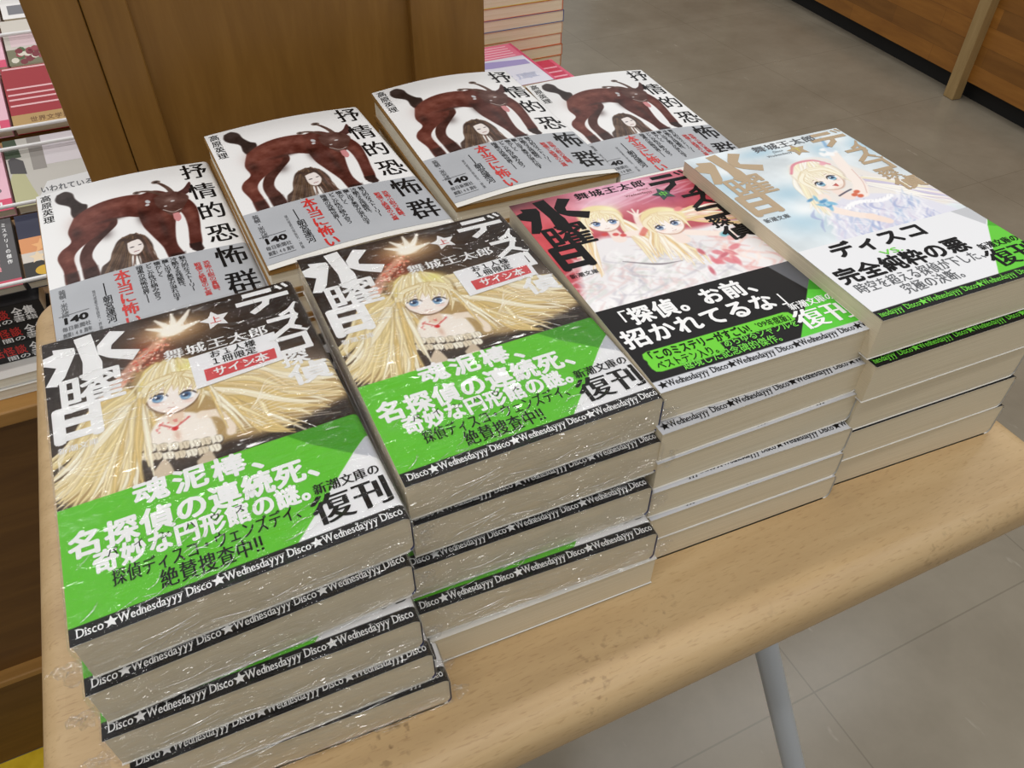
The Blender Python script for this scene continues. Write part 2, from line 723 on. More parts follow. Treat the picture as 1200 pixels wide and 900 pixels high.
class Canvas:
    def __init__(self, w, y0, y1, base, res=0.33):
        self.nx = int(round(w / res)) + 1
        self.ny = int(round((y1 - y0) / res)) + 1
        self.xs = np.linspace(0, w, self.nx)
        self.ys = np.linspace(y0, y1, self.ny)
        self.X, self.Y = np.meshgrid(self.xs, self.ys)
        self.A = np.ones((self.ny, self.nx, 3)) * np.array(base, float)
        self.res = res

    def win(self, x0, x1, y0, y1):
        i0 = max(0, np.searchsorted(self.xs, x0) - 1)
        i1 = min(self.nx, np.searchsorted(self.xs, x1) + 1)
        j0 = max(0, np.searchsorted(self.ys, y0) - 1)
        j1 = min(self.ny, np.searchsorted(self.ys, y1) + 1)
        return slice(j0, j1), slice(i0, i1)

    def mix(self, w, mask, col):
        a = self.A[w]
        self.A[w] = a * (1 - mask[..., None]) + np.array(col, float) * mask[..., None]

    def ell(self, cx, cy, rx, ry, col, rot=0.0, soft=0.35, alpha=1.0):
        r = max(rx, ry) + soft + 1
        w = self.win(cx - r, cx + r, cy - r, cy + r)
        x, y = self.X[w] - cx, self.Y[w] - cy
        if x.size == 0:
            return
        c, s = math.cos(rot), math.sin(rot)
        u, v = (x * c + y * s) / rx, (-x * s + y * c) / ry
        d = (np.sqrt(u * u + v * v) - 1) * min(rx, ry)
        self.mix(w, np.clip(0.5 - d / (2 * soft), 0, 1) * alpha, col)

    def glow(self, cx, cy, rx, ry, col, alpha=1.0, rot=0.0):
        w = self.win(cx - 3 * rx - 3 * ry, cx + 3 * rx + 3 * ry, cy - 3 * rx - 3 * ry, cy + 3 * rx + 3 * ry)
        x, y = self.X[w] - cx, self.Y[w] - cy
        c, s = math.cos(rot), math.sin(rot)
        u, v = (x * c + y * s) / rx, (-x * s + y * c) / ry
        self.mix(w, np.exp(-(u * u + v * v)) * alpha, col)

    def stroke(self, pts, w0, w1, col, alpha=1.0, soft=0.25, wm=None, smooth=True):
        P = crv(pts) if smooth else np.array(pts, float)
        n = len(P)
        t = np.linspace(0, 1, n)
        rad = (w0 + (w1 - w0) * t) / 2 if wm is None else np.interp(t, [0, .5, 1], [w0, wm, w1]) / 2
        m = rad.max() + soft + 0.5
        w = self.win(P[:, 0].min() - m, P[:, 0].max() + m, P[:, 1].min() - m, P[:, 1].max() + m)
        x, y = self.X[w], self.Y[w]
        if x.size == 0:
            return
        D = np.full(x.shape, 1e9)
        for i in range(n - 1):
            a, b = P[i], P[i + 1]
            d = b - a
            L = d @ d + 1e-9
            h = np.clip(((x - a[0]) * d[0] + (y - a[1]) * d[1]) / L, 0, 1)
            dd = np.hypot(x - a[0] - h * d[0], y - a[1] - h * d[1]) - (rad[i] + (rad[i + 1] - rad[i]) * h)
            np.minimum(D, dd, out=D)
        self.mix(w, np.clip(0.5 - D / (2 * soft), 0, 1) * alpha, col)

    def poly(self, pts, col, soft=0.2, alpha=1.0, curve=False):
        P = np.array(pts, float)
        if curve:
            Q = np.vstack([P, P[:1]])
            P = crv(Q, 8)[:-1]
        m = soft + 0.6
        w = self.win(P[:, 0].min() - m, P[:, 0].max() + m, P[:, 1].min() - m, P[:, 1].max() + m)
        x, y = self.X[w], self.Y[w]
        if x.size == 0:
            return
        ins = np.zeros(x.shape, bool)
        D = np.full(x.shape, 1e9)
        n = len(P)
        for i in range(n):
            a, b = P[i], P[(i + 1) % n]
            d = b - a
            L = d @ d + 1e-9
            h = np.clip(((x - a[0]) * d[0] + (y - a[1]) * d[1]) / L, 0, 1)
            np.minimum(D, np.hypot(x - a[0] - h * d[0], y - a[1] - h * d[1]), out=D)
            if a[1] != b[1]:
                c = (a[1] > y) != (b[1] > y)
                ins ^= c & (x < (b[0] - a[0]) * (y - a[1]) / (b[1] - a[1]) + a[0])
        D = np.where(ins, -D, D)
        self.mix(w, np.clip(0.5 - D / (2 * soft), 0, 1) * alpha, col)

    def mottle(self, scale, amp, seed=0, sx=1.0, sy=1.0, mask=None):
        r = np.random.default_rng(seed)
        tot = np.zeros(self.X.shape)
        s, a = scale, 1.0
        for _ in range(4):
            gx, gy = int(self.xs[-1] / (s * sx)) + 3, int((self.ys[-1] - self.ys[0]) / (s * sy)) + 3
            g = r.normal(size=(gy, gx))
            fx, fy = self.X / (s * sx), (self.Y - self.ys[0]) / (s * sy)
            ix, iy = fx.astype(int), fy.astype(int)
            tx, ty = fx - ix, fy - iy
            tx, ty = tx * tx * (3 - 2 * tx), ty * ty * (3 - 2 * ty)
            tot += a * ((g[iy, ix] * (1 - tx) + g[iy, ix + 1] * tx) * (1 - ty) + (g[iy + 1, ix] * (1 - tx) + g[iy + 1, ix + 1] * tx) * ty)
            s, a = s * 0.5, a * 0.55
        if mask is None:
            mask = 1.0
        else:
            mask = mask[..., None]
        self.A = np.clip(self.A + tot[..., None] * amp * mask, 0, 255)

    def sheet(self, mb, zf, layer, mat):
        V = np.column_stack([self.X.ravel(), self.Y.ravel(), (zf(self.X, self.Y) + layer).ravel()])
        idx = np.arange(self.nx * self.ny).reshape(self.ny, self.nx)
        F = np.stack([idx[:-1, :-1], idx[:-1, 1:], idx[1:, 1:], idx[1:, :-1]], -1).reshape(-1, 4)
        mb.add(V, F.tolist(), mat, lin(np.clip(self.A, 0, 255)).reshape(-1, 3), True)


def hair(c, roots, tips, n, w, cols, bend=4.0, seed=0, alpha=0.9, line=(150, 116, 72), curl=0.0):
    """locks fanned between a line of roots and a line of tips, each with a fine darker edge"""
    r = np.random.default_rng(seed)
    R, T = crv(roots, 10), crv(tips, 10)
    order = r.permutation(n)
    for i in order:
        u = min(max((i + 0.5 + r.normal() * 0.4) / n, 0), 1)
        a = R[int(u * (len(R) - 1))] + r.normal(size=2) * 0.5
        b = T[int(u * (len(T) - 1))] + r.normal(size=2) * 1.8
        sag = curl * r.uniform(.5, 1.2)
        m1 = a * 0.66 + b * 0.34 + r.normal(size=2) * bend * 0.35 + (0, sag)
        m2 = a * 0.33 + b * 0.67 + r.normal(size=2) * bend * 0.35 + (0, -sag * .6)
        ww = w * r.uniform(.55, 1.5)
        col = np.array(cols[r.integers(len(cols))], float)
        c.stroke([a, m1, m2, b], ww * .8 + .3, 0.3, line, .38, 0.35, wm=ww * 1.1 + .4)
        c.stroke([a, m1, m2, b], ww * .8, 0.3, col, alpha, 0.3, wm=ww * 1.1)
        if ww > 1.0:
            o = np.array([0.0, ww * .22])
            c.stroke([a + o, m1 + o, m2 + o, b], .3, .1, np.minimum(col + 22, 255), .8, .2, wm=.5)


def face(c, cx, cy, s, tilt, skin, line, iris, hairc, hairsh, mouth='flat', look=-0.06):
    """a plain illustrated face, s = half width in mm, tilt in radians"""
    ca, sa = math.cos(tilt), math.sin(tilt)

    def T(u, v):
        return (cx + s * (u * ca - v * sa), cy + s * (u * sa + v * ca))
    shape = [(-1, .35), (-.99, -.05), (-.82, -.46), (-.45, -.78), (0, -.92), (.42, -.80), (.78, -.50), (.97, -.08), (1, .35), (.72, .95), (0, 1.15), (-.72, .95)]
    out = [T(*p) for p in shape]
    c.poly([T(p[0] * 1.03, p[1] * 1.03 - .07) for p in shape], line, .5, .8, True)
    c.poly(out, skin, 0.25, 1, True)
    c.glow(*T(0, -.78), s * .5, s * .10, (236, 208, 190), .5, tilt)
    for sx in (-1, 1):
        c.glow(*T(.62 * sx, -.36), s * .2, s * .1, (244, 200, 188), .5, tilt)
        ex, ey = T(.53 * sx, -.02)
        c.ell(ex, ey, s * .30, s * .22, (248, 249, 252), tilt, .2)
        ix, iy = T(.53 * sx + look, -.03)
        c.ell(ix, iy, s * .20, s * .23, iris, tilt, .25)
        c.ell(ix, iy + s * .07, s * .19, s * .13, (46, 70, 110), tilt, .5, .8)
        c.ell(ix, iy, s * .075, s * .10, (28, 40, 70), tilt, .25)
        c.glow(ix, iy - s * .12, s * .12, s * .07, (190, 222, 240), .8, tilt)
        c.ell(ix - s * .07, iy + s * .10, s * .05, s * .05, (255, 255, 255), 0, .15)
        c.stroke([T(.22 * sx, .06), T(.40 * sx, .22), T(.66 * sx, .22), T(.90 * sx, .04)], .4, .5, (56, 42, 40), .97, .2, wm=1.15)
        c.stroke([T(.34 * sx, -.24), T(.55 * sx, -.27), T(.76 * sx, -.2)], .2, .2, (150, 110, 96), .7, .15, wm=.35)
        c.stroke([T(.26 * sx, .40), T(.52 * sx, .47), T(.84 * sx, .38)], .25, .2, (150, 112, 76), .8, .15, wm=.45)
    c.stroke([T(.02, -.36), T(.05, -.40)], .25, .2, (206, 150, 130), .8, .15)
    if mouth == 'open':
        c.poly([T(-.17, -.53), T(.17, -.50), T(.03, -.76)], (204, 96, 88), .25, 1, True)
        c.stroke([T(-.19, -.52), T(.0, -.54), T(.19, -.49)], .25, .25, (120, 56, 52), .9, .15)
    else:
        c.stroke([T(-.14, -.60), T(0, -.63), T(.15, -.59)], .22, .22, (176, 96, 90), .9, .15)
    # fringe: long pointed locks swept from the parting
    r = np.random.default_rng(int(cx * 10))
    tips = [(-1.02, -.35), (-.86, .02), (-.66, .26), (-.38, .12), (-.05, .34), (.20, .06), (.42, .30), (.70, .20), (.92, .0), (1.04, -.4)]
    for k, (u, v) in enumerate(tips):
        root = T(.08 + u * .28, 1.36)
        mid = T(u * 1.0 + .10 - .04 * k / 9, .86)
        tip = T(u + r.normal() * .03, v + r.normal() * .04)
        c.stroke([root, mid, tip], s * .26, .2, hairsh, .85, .25, wm=s * .40)
        c.stroke([root, mid, tip], s * .22, .12, hairc, .97, .22, wm=s * .33)
        c.stroke([T(.08 + u * .28, 1.30), T(u * .98 + .14, .84), T(u + .03, v + .25)], .25, .15, np.minimum(np.array(hairc) + 14, 255), .9, .2, wm=.7)
        c.stroke([T(.06 + u * .26, 1.2), T(u * .94 + .06, .74), T(u - .02, v + .1)], .15, .12, hairsh, .8, .15, wm=.32)
    for sx in (-1, 1):
        c.stroke([T(.3 * sx, 1.25), T(1.02 * sx, .85), T(1.16 * sx, .1), T(1.0 * sx, -.9)], s * .26, .2, hairsh, .8, .25, wm=s * .36)
        c.stroke([T(.3 * sx, 1.25), T(1.04 * sx, .85), T(1.18 * sx, .1), T(1.02 * sx, -.85)], s * .2, .15, hairc, .97, .25, wm=s * .28)


def art_one():
    """volume one: fair-haired girl against a dark smoky ground"""
    c = Canvas(105, 50, 151, (38, 28, 23))
    c.mottle(16, 7, 3)
    c.glow(50, 92, 40, 26, (150, 122, 92), .75)
    c.glow(92, 86, 16, 12, (176, 158, 140), .75)
    c.glow(78, 96, 12, 8, (156, 118, 104), .6)
    c.glow(50, 136, 17, 10, (176, 128, 84), .8)
    c.glow(40, 122, 8, 14, (170, 84, 62), .75)
    c.glow(12, 66, 18, 9, (120, 96, 66), .7)
    r = np.random.default_rng(5)
    cream, gold, pale, shade = (238, 222, 178), (222, 196, 132), (250, 242, 216), (170, 136, 84)
    # raised arm, hand
    c.stroke([(34, 84), (24, 92), (20, 103), (26, 112)], 8, 6, (240, 214, 190), .95, .6)
    c.stroke([(26, 112), (34, 122), (44, 131)], 6, 4.2, (232, 176, 150), .8, .8)
    for _ in range(90):
        t = r.random()
        c.ell(30 + 16 * t + r.normal() * 3, 112 + 22 * t + r.normal() * 3, r.uniform(.3, 1.0), r.uniform(.3, .8), [(214, 84, 66), (246, 170, 140), (255, 222, 200)][r.integers(3)], r.random() * 3, .2, .8)
    c.glow(50, 138, 10, 7, (255, 226, 176), .85)
    c.ell(50, 136.5, 5.5, 3.2, (255, 250, 236), .1, .8)
    for p in [(40.5, 142.5), (44.5, 147), (51.5, 149), (59.0, 148.5), (61.5, 138.5)]:
        c.stroke([(50, 136.5), ((50 + p[0]) / 2 + .6, (136 + p[1]) / 2), p], 3.6, 1.0, (255, 250, 238), .97, .5, wm=2.9)
    # hair behind: dark undercoat then locks
    c.poly([(32, 116), (47, 119), (58, 112), (66, 100), (84, 88), (104, 82), (104, 66), (72, 60), (56, 62), (40, 54), (20, 52), (4, 56), (4, 66), (16, 82), (25, 98)], (190, 160, 108), 1.8, .92, True)
    hair(c, [(28, 108), (31, 98), (30, 86)], [(-4, 78), (-3, 60), (18, 48)], 40, 2.7, [cream, gold, pale, cream, (232, 214, 160)], 6, 1, .9, (140, 108, 62), 5.0)
    hair(c, [(58, 108), (61, 98), (57, 86)], [(108, 90), (108, 72), (76, 54)], 48, 2.7, [cream, gold, pale, cream, (226, 204, 156)], 6, 2, .9, (140, 108, 62), 4.0)
    hair(c, [(30, 98), (35, 90)], [(14, 50), (34, 50)], 16, 1.9, [pale, cream, gold], 3, 3, .95, (130, 98, 58))
    for k in range(14):
        y = 60 + k * 2
        c.stroke([(60 + k, 66 + k), (80, y + 3), (98 + r.normal() * 4, y - 2)], .3, .25, (252, 246, 230), .8, .15)
    for k in range(6):
        c.stroke([(24 - k, 70 + k), (12, 66 + k * 2), (2, 78 - k), (6, 86)], .25, .2, (250, 244, 228), .8, .15)
    # body
    c.poly([(35, 82), (39, 85.5), (47, 84), (52, 80), (55, 75), (53, 64), (34, 66), (31, 74)], (248, 240, 230), .6, 1, True)
    c.stroke([(52, 80), (58, 78), (61, 72), (60, 66)], 4.4, 3.4, (246, 232, 216), .95, .5)
    c.stroke([(54, 82), (60, 80), (63.5, 73)], .3, .3, (170, 126, 92), .7, .25)
    c.glow(42, 73, 1.2, 3, (220, 180, 156), .7)
    c.poly([(28, 70), (40, 66.5), (55, 61), (57, 50), (28, 50)], (54, 43, 38), .6, .95)
    for row_, (n_, y0, y1, x0, x1) in enumerate([(8, 72.6, 64.8, 28.5, 54.5), (7, 67.6, 60.6, 29.5, 53)]):
        for i in range(n_):
            t = i / (n_ - 1)
            x, y = x0 + (x1 - x0) * t, y0 + (y1 - y0) * t - 1.2 * math.sin(math.pi * t)
            c.ell(x + .1, y - .6, 2.3, 2.6, (70, 56, 44), -.3, .3)
            c.poly([(x - 1.9, y + 2.1), (x + 1.7, y + 1.5), (x + 2.0, y - 1.2), (x + .6, y - 2.2), (x - .6, y - 1.5), (x - 1.8, y - 1.9)], (246, 240, 224) if (i + row_) % 2 else (228, 216, 192), .3, 1, True)
            c.stroke([(x - .5, y + 1.4), (x - .1, y - 1.3)], .2, .2, (138, 116, 88), .8, .15)
            c.stroke([(x + .8, y + 1.2), (x + 1.0, y - .8)], .2, .2, (160, 138, 108), .7, .15)
    c.poly([(31, 58), (36, 63), (38, 54), (34, 51)], (214, 196, 172), .4, 1, True)
    c.poly([(46, 57), (51, 60), (52, 53), (46, 51)], (206, 188, 164), .4, 1, True)
    # neck, pendant
    c.stroke([(43, 88), (43, 82)], 6, 6, (236, 208, 184), .9, .5)
    c.stroke([(37, 81.5), (41, 77.8)], .7, .7, (206, 72, 70), .8, .3)
    c.stroke([(47.5, 81), (42.5, 77.8)], .7, .7, (206, 72, 70), .8, .3)
    c.ell(41.8, 77.0, 1.1, 1.1, (214, 44, 46), 0, .3)
    for _ in range(16):
        c.ell(r.uniform(35, 49), r.uniform(77, 82), .4, .3, (222, 88, 84), 0, .2, .8)
    # crown of hair, then face
    c.ell(45.3, 103.5, 14.3, 13.6, (120, 92, 54), -.28, .8, .7)
    c.ell(45.3, 104, 13.7, 13.2, (238, 226, 184), -.28, .7)
    hair(c, [(40, 117), (47, 117.5), (53, 114)], [(29, 98), (44, 104), (60, 92)], 26, 1.6, [cream, pale, (240, 230, 178), (228, 210, 140)], 2, 6, .9, (176, 148, 92), 1.5)
    c.glow(53, 111, 4, 3, (232, 226, 130), .7)
    c.glow(36, 104, 3, 3, (226, 216, 130), .6)
    face(c, 44.0, 95.0, 9.8, -.27, (250, 241, 234), (104, 74, 50), (104, 152, 194), (244, 234, 200), (196, 164, 100))
    hair(c, [(33, 102), (32, 95)], [(22, 64), (33, 58)], 11, 1.7, [cream, pale, gold, (236, 212, 150)], 2, 8, .95, (130, 98, 58))
    hair(c, [(56, 98), (56, 91)], [(62, 66), (76, 64)], 11, 1.7, [cream, pale, gold], 2, 9, .95, (130, 98, 58))
    c.stroke([(54, 92), (62, 90), (58, 84), (68, 78), (82, 82)], .3, .25, (255, 248, 228), .9, .15)
    return c


def art_two():
    """volume two: two fair-haired girls in white against crimson"""
    c = Canvas(105, 50, 151, (196, 92, 104))
    c.glow(62, 146, 34, 16, (226, 170, 196), .95)
    c.glow(44, 134, 16, 8, (240, 214, 228), .8)
    c.glow(84, 128, 14, 8, (170, 84, 124), .6)
    c.glow(0, 151, 20, 8, (40, 16, 24), .9)
    c.glow(4, 108, 22, 30, (206, 66, 72), .8)
    c.glow(104, 112, 16, 30, (176, 44, 56), .85)
    c.mottle(14, 9, 4)
    r = np.random.default_rng(8)
    for _ in range(26):
        x, y = r.uniform(30, 85), r.uniform(124, 148)
        c.stroke([(x, y), (x + r.uniform(8, 20), y + r.uniform(2, 6)), (x + 28, y + r.uniform(2, 10))], .3, .3, (246, 214, 228), .35, .6, wm=1.6)
    cream, gold, pale, shade = (242, 226, 188), (230, 200, 146), (252, 244, 226), (204, 156, 110)
    # white dresses fill the lower part
    c.poly([(10, 92), (28, 106), (50, 100), (78, 96), (105, 92), (105, 50), (0, 50), (2, 70)], (240, 239, 240), 2.0, .98, True)
    for _ in range(240):
        x, y = r.uniform(2, 78), r.uniform(54, 96)
        c.stroke([(x, y), (x + r.normal() * 4, y - 4), (x + r.normal() * 6 - 3, y - 9)], .3, .3, [(190, 186, 196), (222, 216, 222), (252, 250, 250), (226, 200, 198), (250, 250, 250), (208, 212, 206)][r.integers(6)], .5, .6, wm=r.uniform(.8, 3.2))
    for _ in range(40):
        x, y = r.uniform(76, 104), r.uniform(56, 92)
        c.stroke([(x, y), (x + r.normal() * 4, y - 4), (x + r.normal() * 6, y - 9)], .4, .4, [(238, 186, 178), (248, 216, 204), (252, 240, 234), (226, 150, 146)][r.integers(4)], .45, .7, wm=r.uniform(1.2, 3))
    # hair
    hair(c, [(30, 124), (28, 116)], [(12, 96), (18, 76)], 22, 1.5, [cream, gold, pale], 3, 1, .95, (206, 150, 110), 1)
    hair(c, [(45, 122), (46, 112)], [(58, 92), (42, 78)], 24, 1.8, [cream, gold, pale, pale], 3, 2, .95, (196, 150, 104), 1)
    hair(c, [(76, 112), (78, 104)], [(104, 112), (104, 88)], 26, 1.8, [cream, gold, pale, (244, 206, 190)], 4, 3, .95, (206, 150, 116), 1)
    hair(c, [(58, 110), (60, 98)], [(48, 84), (66, 66)], 28, 1.8, [cream, gold, pale, pale], 3, 4, .95, (196, 150, 104), 1)
    # necks and arms
    c.stroke([(38, 112), (38, 102)], 5, 7, (248, 230, 220), .95, .5)
    c.stroke([(66, 98), (66, 90)], 5, 8, (248, 230, 220), .95, .5)
    c.stroke([(44, 104), (52, 104), (54, 112), (56, 118)], 4.5, 3, (250, 234, 224), .95, .5)
    for p in [(54, 123), (57, 124), (59.5, 122), (61, 119)]:
        c.stroke([(56, 117), p], 1.6, .8, (252, 238, 228), .95, .3)
    c.stroke([(50, 101), (54, 105)], 3.2, 3.2, (214, 92, 80), .7, .5)
    c.stroke([(72, 94), (84, 88), (92, 86)], 5, 4, (250, 234, 224), .95, .5)
    c.ell(88, 86, 3.2, 2.2, (120, 190, 204), .3, .6, .9)
    for x, y in [(33, 108), (38, 106), (41, 104)]:
        c.ell(x, y, 1.6, 1.4, (214, 76, 74), 0, .4, .9)
    # pink sash
    for k in range(14):
        c.ell(78 + r.normal() * 6, 72 + r.normal() * 5, r.uniform(2, 4), r.uniform(1, 2), [(222, 120, 130), (238, 170, 168), (196, 84, 100)][r.integers(3)], r.random() * 3, .5, .8)
    c.stroke([(30, 84), (44, 76), (56, 74)], .6, .3, (120, 110, 118), .8, .3, wm=1.4)
    c.ell(38.5, 124, 11.5, 10.5, (240, 222, 170), -.15, .8)
    c.ell(67, 110, 12, 11, (240, 222, 170), .05, .8)
    c.glow(46, 128, 5, 4, (252, 248, 206), .8)
    c.glow(73, 114, 5, 4, (252, 248, 206), .8)
    face(c, 37.5, 117.5, 8.2, -.12, (253, 244, 238), (190, 140, 116), (110, 140, 196), (248, 238, 206), (222, 194, 142), 'flat', .06)
    face(c, 66.0, 103.5, 8.6, .10, (253, 244, 238), (190, 140, 116), (110, 126, 160), (248, 236, 204), (220, 190, 138))
    c.ell(79, 115, 2.6, 1.8, (232, 140, 140), .4, .5, .9)
    return c


def art_three():
    """volume three: fair-haired girl raising one arm, pale blue ground"""
    c = Canvas(105, 50, 151, (224, 232, 236))
    c.mottle(20, 9, 9)
    for x, y, rx, ry in [(8, 120, 12, 20), (30, 100, 12, 8), (20, 76, 14, 12), (100, 130, 8, 14), (78, 132, 8, 8), (44, 142, 16, 5)]:
        c.glow(x, y, rx, ry, (170, 204, 222), .75)
    for x, y in [(14, 132), (28, 84), (92, 140), (60, 146)]:
        c.glow(x, y, 9, 6, (250, 252, 252), .8)
    r = np.random.default_rng(12)
    cream, pale, lav, grey = (246, 236, 204), (252, 248, 236), (204, 198, 222), (176, 182, 204)
    # hair and veil sweeping right
    c.poly([(48, 124), (66, 127), (76, 118), (86, 98), (105, 78), (105, 62), (72, 64), (38, 80), (40, 106)], (238, 232, 226), 1.2, .95, True)
    hair(c, [(76, 100), (74, 90)], [(105, 76), (104, 58)], 40, 2.0, [pale, lav, (236, 214, 218), cream, (214, 210, 228), pale], 3, 2, .95, (150, 146, 180), 1)
    hair(c, [(44, 112), (46, 98)], [(32, 82), (40, 66)], 22, 2.0, [pale, cream, (240, 228, 204)], 3, 3, .95, (196, 170, 140), 1)
    # dress
    c.poly([(42, 82), (54, 86), (68, 84), (80, 78), (92, 66), (92, 50), (28, 50), (30, 66)], (226, 226, 238), .9, .96, True)
    for _ in range(150):
        x, y = r.uniform(30, 88), r.uniform(56, 82)
        c.stroke([(x, y), (x + r.normal() * 3 - 2, y - 5), (x + r.normal() * 3 - 4, y - 10)], .3, .3, [(150, 158, 204), (196, 202, 228), (248, 248, 252), (214, 206, 226), (170, 192, 222), (246, 246, 250)][r.integers(6)], .55, .5, wm=r.uniform(.8, 2.6))
    for i in range(12):
        t = i / 11
        c.ell(48 + 28 * t, 77 + 2 * math.sin(t * 6) + 2 * t, 2.0, 1.6, (250, 250, 252), .2, .4)
        c.stroke([(47 + 28 * t, 76 + 2 * t), (48.5 + 28 * t, 77.6 + 2 * t)], .2, .2, (176, 176, 196), .6, .2)
    # raised arm with frilled cuff
    c.stroke([(64, 86), (70, 94), (74, 108), (80, 126)], 8, 6, (250, 238, 230), .97, .6)
    c.stroke([(67, 85), (73, 95), (77, 108)], .4, .4, (206, 160, 150), .7, .3)
    for k in range(8):
        c.ell(80 + r.normal() * 3, 128 + r.normal() * 2, 2.5, 1.6, (252, 252, 252), r.random() * 3, .5, .9)
    c.stroke([(81, 130), (84, 140), (82, 146)], 5, 2, (206, 222, 236), .9, .8)
    c.stroke([(82, 134), (86, 144)], 2.4, 1, (120, 168, 208), .7, .6)
    # folded arm with blue ribbon
    c.stroke([(44, 90), (40, 80), (48, 70), (54, 66)], 6.5, 5, (248, 232, 222), .97, .5)
    c.stroke([(53, 66), (58, 60)], 6, 5, (246, 226, 214), .95, .5)
    for k in range(12):
        c.ell(40 + r.normal() * 2.5, 85 + r.normal() * 3, r.uniform(1.4, 3), r.uniform(.8, 1.6), [(126, 188, 220), (176, 214, 232), (90, 150, 196)][r.integers(3)], r.random() * 3, .4, .9)
    # neck, ribbon
    c.stroke([(54, 92), (56, 86)], 5, 7, (246, 226, 216), .95, .5)
    c.stroke([(52, 88), (58, 90), (62, 91)], 1.0, 1.0, (70, 66, 84), .9, .3)
    for x, y in [(60, 86), (63, 88), (62, 84)]:
        c.ell(x, y, 2.0, 1.4, (214, 104, 72), .4, .4, .95)
    # head
    c.ell(56.5, 110.6, 14.1, 14.0, (190, 164, 140), .25, .9, .7)
    c.ell(56.5, 111, 13.6, 13.6, (250, 244, 226), .25, .7)
    hair(c, [(52, 124), (60, 124.5), (66, 121)], [(43, 104), (54, 112), (70, 106)], 24, 1.7, [pale, cream, (252, 246, 230)], 2, 6, .9, (204, 180, 150), 1)
    c.glow(48, 112, 6, 8, (250, 246, 232), .8)
    c.stroke([(44, 116), (52, 124), (64, 124), (70, 117)], 1.4, 1.2, (222, 130, 150), .85, .4, wm=1.8)
    face(c, 56.0, 103.0, 9.6, .30, (252, 242, 234), (200, 160, 140), (96, 158, 182), (252, 246, 226), (214, 192, 150), 'open', .02)
    c.ell(67, 119, 2.4, 1.6, (236, 170, 184), .5, .5, .9)
    return c


